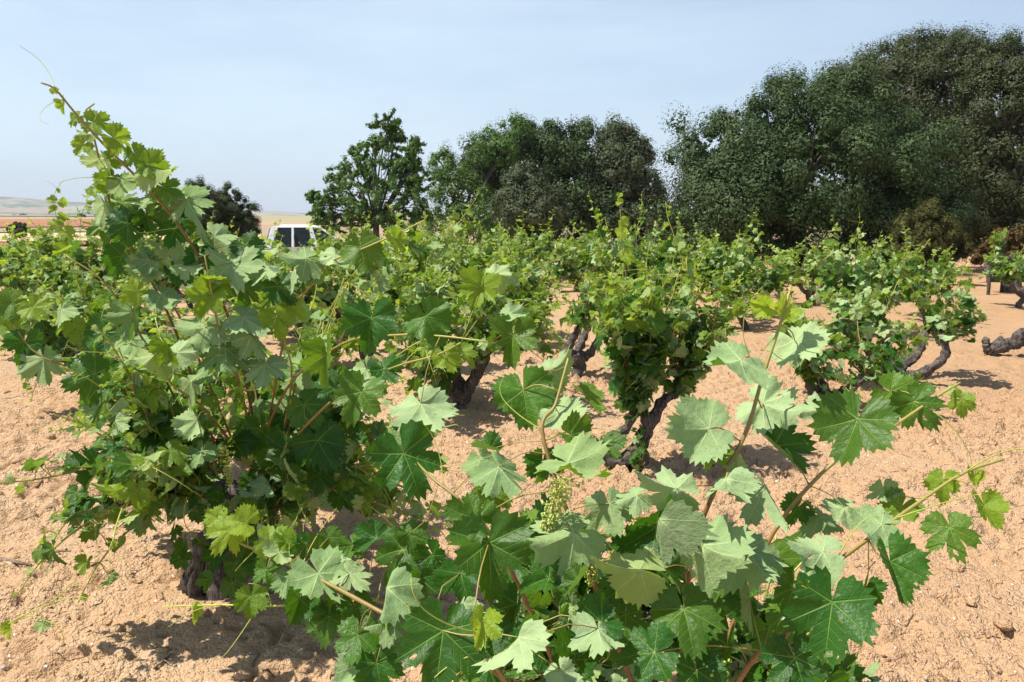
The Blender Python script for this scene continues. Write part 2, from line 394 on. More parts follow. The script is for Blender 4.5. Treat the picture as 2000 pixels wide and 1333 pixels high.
# ------------------------------------------------------------------ ground
def axis(fine0, fine1, step, lo, hi, g=1.09):
    a = list(np.arange(fine0, fine1, step)); s = step; p = a[-1]
    up = []
    while p < hi: s *= g; p += s; up.append(p)
    s = step; p = a[0]; dn = []
    while p > lo: s *= g; p -= s; dn.append(p)
    return np.array(dn[::-1] + a + up)
def sheet(name, xs, ys, hf, mat):
    X, Y = np.meshgrid(xs, ys); Z = hf(X, Y)
    nx, ny = len(xs), len(ys)
    i = np.arange(ny - 1)[:, None] * nx; j = np.arange(nx - 1)[None]
    Q = np.stack([i + j, i + j + 1, i + nx + j + 1, i + nx + j], -1).reshape(-1, 4)
    mb = MB(); mb.add(np.stack([X.ravel(), Y.ravel(), Z.ravel()], 1), None, Q)
    return mb.build(name, mat)
NEAR = 70.0
xs = axis(-3.4, 4.2, 0.0125, -NEAR, NEAR, 1.035); ys = axis(2.0, 7.2, 0.0125, -12, NEAR, 1.035)
xs[0] = -NEAR; xs[-1] = NEAR; ys[0] = -12; ys[-1] = NEAR
ground = sheet('ground', xs, ys, lambda x, y: base_h(x, y) + fine_h(x, y), SOIL)
tag(ground, 'pale orange cloddy soil of the vineyard', None, None, 'structure')
# the country beyond, the same sheet carried on to the horizon (starts just under the near soil's edge)
nr, na = 110, 150
rr = np.concatenate([[0.0], 66 * (9500 / 66.0) ** np.linspace(0, 1, nr)]); aa = np.linspace(-pi / 2 * 1.05, pi / 2 * 1.05, na)
R_, A_ = np.meshgrid(rr[1:], aa, indexing='ij'); X = R_ * np.sin(A_); Y = R_ * np.cos(A_)
Z = base_h(X, Y) - 0.25 * smooth(75, 60, R_) - 0.05
mb = MB(); i = np.arange(nr - 1)[:, None] * na; j = np.arange(na - 1)[None]
mb.add(np.stack([X.ravel(), Y.ravel(), Z.ravel()], 1), None, np.stack([i + j, i + na + j, i + na + j + 1, i + j + 1], -1).reshape(-1, 4))
land = mb.build('hills', LAND); tag(land, 'dry hills and farmland fading to the horizon', None, None, 'structure')

def field(name, mat, a0, a1, r0, r1, lift, label, slant=0.0):
    n, m = 26, 26
    A = np.linspace(a0, a1, m)[None]; T = np.linspace(0, 1, n)[:, None]
    R0 = r0 * (1 + slant * (A - a0)); R1 = r1 * (1 + slant * (A - a0))
    R_ = R0 + (R1 - R0) * T; X = R_ * np.sin(A); Y = R_ * np.cos(A)
    mb = MB(); i = np.arange(n - 1)[:, None] * m; j = np.arange(m - 1)[None]
    mb.add(np.stack([X.ravel(), Y.ravel(), (base_h(X, Y) + lift).ravel()], 1), None, np.stack([i + j, i + m + j, i + m + j + 1, i + j + 1], -1).reshape(-1, 4))
    return tag(mb.build(name, mat), label, None, None, 'structure')
RED = mat_field('ploughed_earth', (0.27, 0.115, 0.06), (0.35, 0.17, 0.095), 0.03)
STUB = mat_field('stubble', (0.46, 0.34, 0.19), (0.54, 0.42, 0.25), 0.05)
DRYG = mat_field('dry_grass', (0.22, 0.19, 0.10), (0.32, 0.27, 0.16), 0.04)
field('ploughed_field', RED, -0.85, -0.30, 110, 205, 0.25, 'reddish ploughed field just beyond the vines')
field('stubble_field', STUB, -0.85, -0.30, 206, 330, 0.3, 'pale stubble field beyond the red soil', 0.1)
field('grass_strip', DRYG, -0.85, -0.30, 345, 420, 0.35, 'dull green strip between fields', 0.1)
field('ploughed_field', RED, -0.85, -0.30, 425, 760, 0.4, 'long red brown ploughed field in the middle distance', 0.25)
field('grass_strip', DRYG, -0.85, -0.30, 900, 1250, 0.5, 'dry grass strip before the far valley', 0.2)

# loose lumps of earth lying on the ground (nobody could count them)
def ico(sub=1):
    bm = bmesh.new(); bmesh.ops.create_icosphere(bm, subdivisions=sub, radius=1.0)
    v = np.array([q.co[:] for q in bm.verts]); f = np.array([[q.index for q in p.verts] for p in bm.faces]); bm.free(); return v, f
IV, IF = ico(2); JV, JF = ico(1)
mb = MB()
for k in range(9000):
    y = 2.1 + 8.5 * rng.random() ** 1.7; x = rng.uniform(-0.75, 0.75) * y
    if vnoise(np.array([x * 1.3]), np.array([y * 1.3]), 77)[0] < rng.uniform(-0.4, 0.25): continue
    s = 0.003 + 0.015 * rng.random() ** 3.6
    V = JV * rng.uniform(0.6, 1.3, 3) * s
    V = V * (1 + 0.35 * rng.uniform(-1, 1, (len(V), 1)))
    th = rng.uniform(0, 2 * pi); c_, s_ = cos(th), sin(th)
    V = V @ np.array([[c_, s_, 0], [-s_, c_, 0], [0, 0, 1]])
    z = base_h(np.array([x]), np.array([y]))[0] + fine_h(np.array([x]), np.array([y]))[0]
    mb.add(V * [1, 1, .7] + [x, y, z - s * 0.1], JF)
for k in range(420):
    y = 2.1 + 9 * rng.random() ** 1.4; x = rng.uniform(-0.75, 0.75) * y
    if vnoise(np.array([x * .9]), np.array([y * .9]), 79)[0] < rng.uniform(-0.3, 0.3): continue
    s = rng.uniform(.014, .036); V = IV * rng.uniform(0.7, 1.3, 3) * [1, 1, .75] * s
    V = V * (1 + 0.28 * fbm(IV[:, 0] * 1.7 + k, IV[:, 1] * 1.7 + IV[:, 2] * 2.1, k, 3)[:, None] * 2)
    z = base_h(np.array([x]), np.array([y]))[0] + fine_h(np.array([x]), np.array([y]))[0]
    mb.add(V + [x, y, z + s * .1], IF)
o = mb.build('soil_clods', SOIL, smooth=True); tag(o, 'loose crumbs of dry orange earth scattered over the vineyard', 'soil clods', None, 'stuff')
GREY = mat_plain('pebble_stone', (0.42, 0.36, 0.30), 0.8, var=0.4, nscale=9)
mb = MB()
for k in range(420):
    y = 2.1 + 6 * rng.random() ** 1.5; x = rng.uniform(-0.72, 0.72) * y; s = rng.uniform(0.003, 0.009)
    z = base_h(np.array([x]), np.array([y]))[0] + fine_h(np.array([x]), np.array([y]))[0]
    mb.add(JV * rng.uniform(0.6, 1.3, 3) * s + [x, y, z + s * 0.2], JF)
o = mb.build('pebbles', GREY); tag(o, 'small grey pebbles strewn over the soil', 'pebbles', None, 'stuff')
STICK = mat_bark('dry_stick', (0.06, 0.04, 0.028), (0.24, 0.17, 0.12), 3, 0.8, 0.004)
mb = MB()
for k in range(520):
    y = 2.1 + 7 * rng.random() ** 1.4; x = rng.uniform(-0.72, 0.72) * y; l = rng.uniform(0.01, 0.06); th = rng.uniform(0, pi)
    p = []
    for t in (-1, -0.3, 0.4, 1):
        px = x + cos(th) * l * t + rng.normal(0, 0.004); py = y + sin(th) * l * t + rng.normal(0, 0.004)
        p.append([px, py, base_h(np.array([px]), np.array([py]))[0] + fine_h(np.array([px]), np.array([py]))[0] + 0.003])
    add_tube(mb, p, rng.uniform(0.0008, 0.0022), 4)
o = mb.build('dry_litter', STICK); tag(o, 'dry bits of bark and straw littering the soil', 'litter', None, 'stuff')
def gfull(x, y): return float(base_h(np.array([x]), np.array([y]))[0] + fine_h(np.array([x]), np.array([y]))[0])
def twig(pts, r, label, seed):
    P = []
    for (x, y) in pts:
        g = on_ground(x, y); P.append([g[0], g[1], gfull(g[0], g[1]) + r * 0.7])
    P = catmull(P, 12); mb = MB()
    add_tube(mb, P, np.linspace(r, r * 0.45, 12), 7, 0.25, seed, ridges=3)
    q = P[5]; add_tube(mb, catmull([q, q + [r * 3, -r * 3, r], q + [r * 6, -r * 4, r * 0.5]], 5), [r * .5, r * .4, r * .35, r * .3, r * .2], 5, 0.2, seed)
    o = mb.build('dry_twig', STICK, loc=P[0]); tag(o, label, 'twig', 'dry twigs on the soil')
twig([(72, 952), (90, 942), (118, 930)], 0.009, 'short dark twig on bare soil left of the big leaning vine', 1)
twig([(-5, 1102), (30, 1110), (62, 1116)], 0.011, 'grey brown twig lying at the left edge of the photo', 2)
twig([(78, 1087), (110, 1086), (138, 1086)], 0.007, 'pale bleached stick just above the grey brown edge twig', 3)
twig([(245, 1012), (262, 1025), (285, 1040)], 0.008, 'thin frayed bark strip on soil between the edge and the leaning trunk', 4)
twig([(300, 1283), (320, 1268), (335, 1258)], 0.006, 'thin dark stick near the bottom edge left of the front vine', 5)
twig([(150, 1130), (180, 1118), (212, 1108)], 0.004, 'very thin straight dry stem above the yellow green shoot tip', 6)

# ------------------------------------------------------------------ grape leaves
def leaf_template(lod, seed):
    """polar outline of a lobed toothed grape leaf, petiole at the origin, tip on +Y, unit length"""
    r = np.random.default_rng(seed)
    dp = r.choice([r.uniform(0.32, 0.46), r.uniform(0.40, 0.58), r.uniform(.52, .74)]) if lod > 0 else 0.62
    side = []
    for sgn in (-1, 1):
        a1 = 53 + r.uniform(-5, 5); a2 = 106 + r.uniform(-6, 6)
        side.append([(0, 1.0), (26 + r.uniform(-3, 3), dp + r.uniform(-.06, .06)), (a1, 0.88 + r.uniform(-.09, .07)),
                     (80 + r.uniform(-3, 3), dp + 0.06 + r.uniform(-.08, .08)), (a2, 0.72 + r.uniform(-.07, .07)), (134, 0.60 + r.uniform(-.05, .06)), (153, 0.62 + r.uniform(-.06, .05)), (171, 0.46 + r.uniform(-.10, .06))])
    def rad(th):
        s = side[0] if th < 0 else side[1]; a = abs(th)
        for (p, q) in zip(s[:-1], s[1:]):
            if p[0] <= a <= q[0] + 1e-6:
                t = (a - p[0]) / (q[0] - p[0])
                if p[1] >= q[1]: pk, sn, u = p[1], q[1], t
                else: pk, sn, u = q[1], p[1], 1 - t
                if max(p[0], q[0]) > 125: return p[1] + (q[1] - p[1]) * t
                return pk - (pk - sn) * (0.32 * u ** 0.95 + 0.68 * u ** 6.0)
        return s[-1][1]
    nt_, K = {3: (34, 6), 2: (22, 3), 1: (11, 2), 0: (6, 1)}[lod]
    tt = np.radians(np.linspace(-171, 171, 1500)); R0 = np.array([rad(math.degrees(q)) for q in tt])
    px, py = R0 * np.sin(tt), R0 * np.cos(tt); s = np.concatenate([[0], np.cumsum(np.hypot(np.diff(px), np.diff(py)))])
    m = nt_ * 2 + 1 if lod > 0 else 11
    if lod > 0:
        st = np.linspace(0, s[-1], m) + np.concatenate([[0], r.uniform(-.25, .25, m - 2), [0]]) * s[-1] / m
        th = np.interp(st, s, tt)
    else:
        th = np.radians([-165, -106, -80, -53, -26, 0, 26, 53, 80, 106, 165])
    Rs = np.array([rad(math.degrees(q)) for q in th]); Ro = Rs.copy()
    if lod > 1:
        amp = 0.075 if lod == 3 else 0.08
        odd = np.arange(m) % 2 == 1
        big = 1 + .9 * ((np.arange(m) // 2) % 3 == 0)
        Ro = Rs * np.where(odd, 1 + amp * big * r.uniform(0.4, 1.15, m), 1 - amp * r.uniform(0.5, 1.3, m))
    fr = np.array([0.28, 0.50, 0.68, 0.82, 0.92, 1.0]) if K == 6 else (np.array([0.38, 0.74, 1.0]) if K == 3 else (np.array([0.55, 1.0]) if K == 2 else np.array([1.0])))
    P = [np.zeros((1, 2))]
    for q in fr:
        rr = (Rs if q < 1 else Ro) * q
        P.append(np.stack([rr * np.sin(th), rr * np.cos(th)], 1))
    P = np.concatenate(P)
    j = np.arange(m - 1)
    tri = np.stack([np.zeros(m - 1, int), 1 + j + 1, 1 + j], 1)
    qd = [np.stack([1 + k * m + j, 1 + k * m + j + 1, 1 + (k + 1) * m + j + 1, 1 + (k + 1) * m + j], 1) for k in range(K - 1)]
    return P, tri, (np.concatenate(qd) if qd else None)
TPL = {lod: [leaf_template(lod, 100 * lod + k) for k in range(14)] for lod in range(4)}

def leaf_verts(P, r, curl=1.0):
    x, y = P[:, 0], P[:, 1]; rho = np.hypot(x, y); th = np.arctan2(x, y); curl = curl * r.uniform(.7, 1.35)
    fold = r.uniform(0.0, 0.55) * curl; droop = r.uniform(-0.15, 0.55) * curl; roll = r.uniform(-0.25, 0.45) * curl
    z = fold * np.abs(x) - droop * y * np.abs(y) - roll * x * x + r.uniform(-.2, .2) * x * y
    z = z + curl * rho * (0.13 * np.sin(2 * th + r.uniform(0, 6.28)) + 0.10 * np.sin(3 * th + r.uniform(0, 6.28)) + 0.09 * np.sin(7 * th + r.uniform(0, 6.28)) * rho ** 2 + .06 * np.sin(12 * th + r.uniform(0, 6)) * rho ** 3)
    ridge = np.abs(np.mod(th + radians(26.5), radians(53)) - radians(26.5)) / radians(26.5)
    z = z + r.uniform(.04, .16) * rho * (ridge - 0.5)
    if r.random() < 0.22 * curl:                        # a strongly folded leaf, one half swung over the midrib
        k = r.uniform(0.8, 1.7); s = r.choice([-1, 1]); m = (x * s) > 0
        xx = x.copy(); xx[m] = x[m] * cos(k); z = z + np.where(m, np.abs(x) * sin(k), 0); x = xx
    return np.stack([x, y * (1 - 0.08 * np.abs(droop)), z], 1)
def add_leaf(mb, pos, n, t, size, lod, r, age=0.0, curl=1.0, mat=0, rv=None):
    P, T, Q = TPL[lod][r.integers(14)]
    V = leaf_verts(P, r, curl)
    n = nrm(n); t = np.asarray(t, float); t = t - n * np.dot(t, n); t = nrm(t); xx = np.cross(t, n)
    W = pos + size * (V[:, :1] * xx + V[:, 1:2] * t + V[:, 2:] * n)
    lu = np.concatenate([P, np.full((len(P), 1), age)], 1)
    if lod == 3 and Q is not None and r.random() < .38:      # insect holes
        m = (len(P) - 1) // 6; keep = np.ones(len(Q), bool)
        for _ in range(r.integers(1, 4)):
            k = r.integers(1, 4); j = r.integers(3, m - 5); keep[k * (m - 1) + j:k * (m - 1) + j + r.integers(1, 3)] = False
        Q = Q[keep]
    # template faces wind so that +n is the upper side
    mb.add(W, T, Q, lu, r.random() if rv is None else rv, mat)
def add_petiole(mb, a, b, rad, r, age, sides=5, mat=1, sag=0.18):
    mid = (a + b) / 2 + UPV * np.linalg.norm(b - a) * r.uniform(-.5, 1) * sag + r.normal(0, 1, 3) * np.linalg.norm(b - a) * 0.06
    add_tube(mb, catmull([a, mid, b], 6), np.linspace(rad * 1.15, rad * 0.85, 6), sides, mat=mat, age=min(1, age * .7 + r.uniform(0, .55)), rnd=r.random())
def add_tendril(mb, a, d, l, r, rad=0.0011, mat=1):
    d = nrm(d); P = [np.array(a)]; cur = d; s = r.choice([-1, 1]); ax = nrm(r.normal(0, 1, 3))
    n = 16
    for k in range(n):
        f = k / n
        turn = s * (0.06 + 0.75 * max(0, f - 0.55))
        cur = nrm(cur + turn * np.cross(ax, cur) - UPV * 0.03)
        P.append(P[-1] + cur * l / n)
    add_tube(mb, P, np.linspace(rad, rad * 0.45, n + 1), 4, mat=mat, age=0.95, rnd=0.5)

def cane_path(start, d, length, r, grav=0.035, wind=(0.0, 0.0, 0.0), n=14, wob=0.09):
    P = [np.array(start, float)]; d = nrm(d); st = length / n
    for k in range(n):
        d = nrm(d + r.normal(0, wob, 3) - UPV * grav * (0.4 + k / n) + np.array(wind) * 0.05)
        P.append(P[-1] + d * st)
    return np.array(P)
def dress_cane(mb, P, r, unit, lod, center, sp=0.06, flip=0.3, lateral=0.6, tip_age=1.0, tendr=0.12, from_t=0.0, mat=0, twist=0.85):
    """leaves with petioles (and tendrils) along one cane"""
    seg = np.linalg.norm(np.diff(P, axis=0), axis=1); s = np.concatenate([[0], np.cumsum(seg)]); Lc = s[-1]
    q = sp * 0.5; side = 1; k = 0
    while q < Lc:
        t = q / Lc
        p = np.array([np.interp(q, s, P[:, i]) for i in range(3)])
        d = nrm(np.array([np.interp(min(q + .02, Lc), s, P[:, i]) - np.interp(max(q - .02, 0), s, P[:, i]) for i in range(3)]))
        out = p - center; out[2] *= 0.3; out = nrm(out + r.normal(0, 0.25, 3))
        sd = nrm(np.cross(d, nrm(r.normal(0, 1, 3) * 0.5 + UPV))) * side
        nl = 1 + (r.random() < lateral) * (1 - (t > .8)) + (r.random() < lateral * .45) * (t < .6)
        for m in range(int(nl)):
            sz = unit * r.uniform(0.72, 1.15) * (0.78 + 0.32 * sin(pi * min(1, t + .15))) * (1 - 0.78 * max(0, (t - .6) / .4) ** 1.8) * (1 if m == 0 else r.uniform(.5, .85))
            sz = max(sz, unit * .16)
            age = float(np.clip(tip_age * max(0, (t - .45) / .55) ** 1.5 + (r.uniform(.1, .6) if (m and r.random() < .45) else 0) + r.uniform(-.12, .16), 0, 1))
            pd = nrm(sd * (1 if m != 1 else -1) * 0.7 + out * .6 + UPV * .35 + r.normal(0, .35, 3))
            pl = sz * r.uniform(.7, 1.3) + (0.03 if m else 0.0)
            j = p + pd * pl
            nn = nrm(UPV * .55 + out * .55 + r.normal(0, .5 * twist, 3) + TO_SUN * .25)
            tp = nrm(-UPV * .65 + out * .6 + pd * .35 + r.normal(0, .45, 3))
            if r.random() < flip: nn = nrm(-nn + r.normal(0, .35, 3))
            add_leaf(mb, j, nn, tp, sz, lod, r, age, 1.0, mat)
            if lod >= 1: add_petiole(mb, p, j, 0.0016 if lod > 1 else 0.002, r, age, 4 if lod < 3 else 5, mat + 1)
        if r.random() < tendr and lod >= 1: add_tendril(mb, p, -sd * .8 + d * .6 + r.normal(0, .3, 3), r.uniform(.08, .2), r, 0.0012, mat + 1)
        side = -side; q += sp * r.uniform(.75, 1.3); k += 1
def cane_tube(mb, P, r0, r, age0=0.0, sides=6):
    n = len(P) * 2; Q = catmull(P, n); V, F, T = tube(Q, np.linspace(r0, r0 * .38, n), sides)
    a = np.concatenate([np.repeat(np.clip(np.linspace(age0 - .35, age0 + .9, n), 0, 1), sides), [1, age0]]); a = a[:len(V)]
    lu = np.zeros((len(V), 3)); lu[:len(a), 2] = a
    mb.add(V, T, F, lu, r.random(), 0)

def make_trunk(r, arms, head, mbase=(0, 0, 0), r0=0.05, seed=0, lod=2):
    """stout twisted trunk and its arms; arms = list of point lists starting at the head"""
    mb = MB(); sd = 22 if lod >= 2 else 8; n = 22 if lod >= 2 else 7
    P = catmull([np.array(mbase) - UPV * .06, np.array(mbase) + UPV * .03 + r.normal(0, .012, 3), (np.array(mbase) + head) / 2 + np.array([r.normal(0, .035), r.normal(0, .035), 0]), head], n)
    prof = 1.35 - .5 * np.sin(np.linspace(0, pi, n)) + .12 * np.linspace(0, 1, n)
    add_tube(mb, P, r0 * prof, sd, .22, seed, ridges=7)
    for k, A in enumerate(arms):
        Q = catmull([head - UPV * .02] + list(A), n)
        add_tube(mb, Q, r0 * np.linspace(.95, .55, n) * (1 + .18 * np.sin(np.arange(n) * 1.7 + k)), sd, .26, seed + 5 + k, ridges=6)
        e = Q[-1]; add_tube(mb, catmull([Q[-2], e, e + nrm(e - Q[-2]) * r0 * .6], 4), [r0 * .55, r0 * .72, r0 * .66, r0 * .3], sd, .3, seed + 50 + k)
    return mb
def rand_arms(r, head, n, rad, zt):
    out = []; a0 = r.uniform(0, 6.28)
    for k in range(n):
        a = a0 + k * 2 * pi / n + r.uniform(-.35, .35); R = rad * r.uniform(.6, 1.15); z = head[2] + zt * r.uniform(.6, 1.2)
        d = np.array([cos(a), sin(a), 0])
        out.append([head + d * R * .45 + UPV * r.uniform(-.03, .05), head + d * R * .95 + UPV * (z - head[2]) * .35, head + d * R * r.uniform(.9, 1.1) + UPV * (z - head[2])])
    return out
def build_vine(base, seed, label, group=None, low=0, H=1.2, unit=.075, lod=2, arms=None, head=None, ncane=12, r0=.05, split=True, tall=0, wind=(.5, 0, 0), arm_rad=.26, spread=1.0, lean=(0, 0, 0), flip=.3, age=1.0, trunk_mb=None, extra=None, skirt=True, sp=.058, lateral=.6):
    """one goblet-trained bush vine; base in world coordinates"""
    r = np.random.default_rng(seed)
    root = empty('grape_vine', base, label, 'grape vine', group)
    if head is None: head = np.array([r.normal(0, .05), r.normal(0, .05), r.uniform(.24, .36)])
    if arms is None: arms = rand_arms(r, head, int(r.integers(3, 6)), arm_rad, .2)
    (trunk_mb or make_trunk(r, arms, head, r0=r0, seed=seed, lod=lod)).build('trunk', BARK, root)
    center = np.mean([a[-1] for a in arms], axis=0) + np.array(lean) * .5; center[2] = .5
    fol = MB(); can = MB()
    for k in range(ncane + tall + low):
        a = arms[k % len(arms)][-1]; o = a - center; o[2] = 0; o = nrm(o) if np.linalg.norm(o) > .02 else np.zeros(3)
        up = ncane <= k < ncane + tall; lo = k >= ncane + tall
        ln = H * (r.uniform(.52, .85) if not up else r.uniform(.95, 1.15)); ln = max(.3, (H - a[2]) * (r.uniform(.72, 1.12) if not up else r.uniform(1.2, 1.45)))
        d = UPV * 1.0 + o * r.uniform(.1, .95) * spread + r.normal(0, .28, 3) * spread + np.array(lean)
        g = .035
        if up: d = UPV + o * .15 + r.normal(0, .1, 3) + np.array(lean) * .6; g = .0
        elif skirt and k % 4 == 3: d = UPV * .35 + o * 1.0 + r.normal(0, .3, 3); g = .13; ln *= .8
        if lo: d = nrm(o + r.normal(0, .6, 3) * [1, 1, .2]) + UPV * r.uniform(.05, .6); ln = min(.40, H * r.uniform(.3, .5)); g = .06
        P = cane_path(a + r.normal(0, .015, 3), d, ln, r, g, wind if not up else (0, 0, 0))
        m = can if not split else MB(); f = fol if not split else MB()
        cane_tube(m, P, .0055 if not up else .0045, r)
        dress_cane(f, P, r, unit, lod, center, sp if not up else sp * 1.25, flip, lateral if not up else .25, age)
        if split:
            c = m.build('cane', CANE, root); f.build('foliage', [LEAF, CANE], c)
    if not split:
        can.build('canes', CANE, root); fol.build('foliage', [LEAF, CANE], root)
    if extra: extra(root, r)
    return root

# flowering / fruit-set bunch
BERRY = mat_plain('green_berry', (0.30, 0.42, 0.06), 0.45, var=.3, nscale=60)
BUD = mat_plain('cream_flower', (0.56, 0.52, 0.22), 0.7, var=.2, nscale=80)
def bunch(root, p, d, length, rad, nb, r, br=.0022, flowers=0):
    mb = MB(); d = nrm(d)
    P = catmull([p, p + d * length * .5 + r.normal(0, .006, 3), p + d * length], 8); add_tube(mb, P, np.linspace(.0018, .0009, 8), 5, mat=1, age=.9)
    for k in range(nb):
        t = r.random() ** .8; c = P[0] + (P[-1] - P[0]) * t; o = r.normal(0, 1, 3); o = nrm(o - d * np.dot(o, d) * .7) * rad * (1.1 - .75 * t) * r.uniform(.55, 1.1)
        e = c + o; fl = r.random() < flowers
        add_tube(mb, [c, c + o * .6 + d * .002, e], .0006, 4, mat=1, age=.9)
        s = br * r.uniform(.7, 1.15); V, F = JV, JF
        mb.add(e + V * s * ([1, 1, 1] if not fl else [.7, .7, 1.5]), F, None, None, r.random(), 2 if fl else 0)
    return mb.build('grape_cluster', [BERRY, CANE, BUD], root)

# ------------------------------------------------------------------ manual canes and leaves (read off the photo, each with its own depth)
class Hero:
    def __init__(s, root, seed):
        s.root = root; s.o = np.array(root.location); s.r = np.random.default_rng(seed); s.canes = []
    def cane(s, pts, r0=.0045, age0=0.0, n=24, tendrils=0, tend_l=.14):
        """pts: (x, y, depth)"""
        P = catmull([at(*p) for p in pts], n) - s.o
        mb = MB(); Q = P; V, F, T = tube(Q, np.linspace(r0, r0 * .45, n) * (1 + .10 * (np.arange(n) % 4 == 0)), 8)
        a = np.concatenate([np.repeat(np.clip(np.linspace(age0 - .2, age0 + .55, n), 0, 1), 8), [age0, age0]])
        lu = np.zeros((len(V), 3)); lu[:, 2] = a[:len(V)]; mb.add(V, T, F, lu, s.r.random(), 0)
        o = mb.build('cane', CANE, s.root); s.canes.append((o, P))
        for k in range(tendrils):
            i = s.r.integers(n // 3, n - 2); tm = MB(); dd = nrm(P[i + 1] - P[i])
            sd = nrm(np.cross(dd, s.r.normal(0, 1, 3)))
            add_tendril(tm, P[i], sd + dd * .6 - UPV * .2, tend_l * s.r.uniform(.6, 1.3), s.r, .0013, 0); tm.build('tendril', CANE, o)
        return o
    def leaf(s, x, y, size, ang, side='T', age=0.0, d=1.5, tilt=28, edge=None, lod=3, curl=1.0, rv=None, pet=True):
        r = s.r; J = at(x, y, d) - s.o
        view = nrm(CAMP - (J + s.o)); rt = nrm(np.cross(UPV, view)); up = np.cross(view, rt)
        a = radians(ang); t = cos(a) * rt - sin(a) * up
        n = view if side == 'T' else -view
        lift = .35 if side == 'T' else -r.uniform(.35, 1.5)
        n = nrm(n + UPV * lift + nrm(r.normal(0, 1, 3)) * math.tan(radians(tilt)) * r.uniform(.4, 1.0))
        if edge is not None: n = nrm(math.cos(radians(edge)) * n + math.sin(radians(edge)) * np.cross(t, n))
        t = nrm(t - view * r.uniform(-.1, .35))
        S_ = size / FPX * d * .90
        mb = MB(); add_leaf(mb, J, n, t, S_, lod, r, age, curl * 1.2, 0, rv)
        best = None
        for (o, P) in s.canes:
            dd = np.linalg.norm(P - J, axis=1); i = int(np.argmin(dd))
            if best is None or dd[i] < best[0]: best = (dd[i], o, P[i])
        if pet and best and best[0] < .28:
            a0 = best[2]
            add_petiole(mb, a0, J + nrm(n) * S_ * 0.0, .0013 * (S_ / .085) ** .5, r, age, 6, 1, .25)
        return mb.build('leaf', [LEAF, CANE], best[1] if best else s.root)

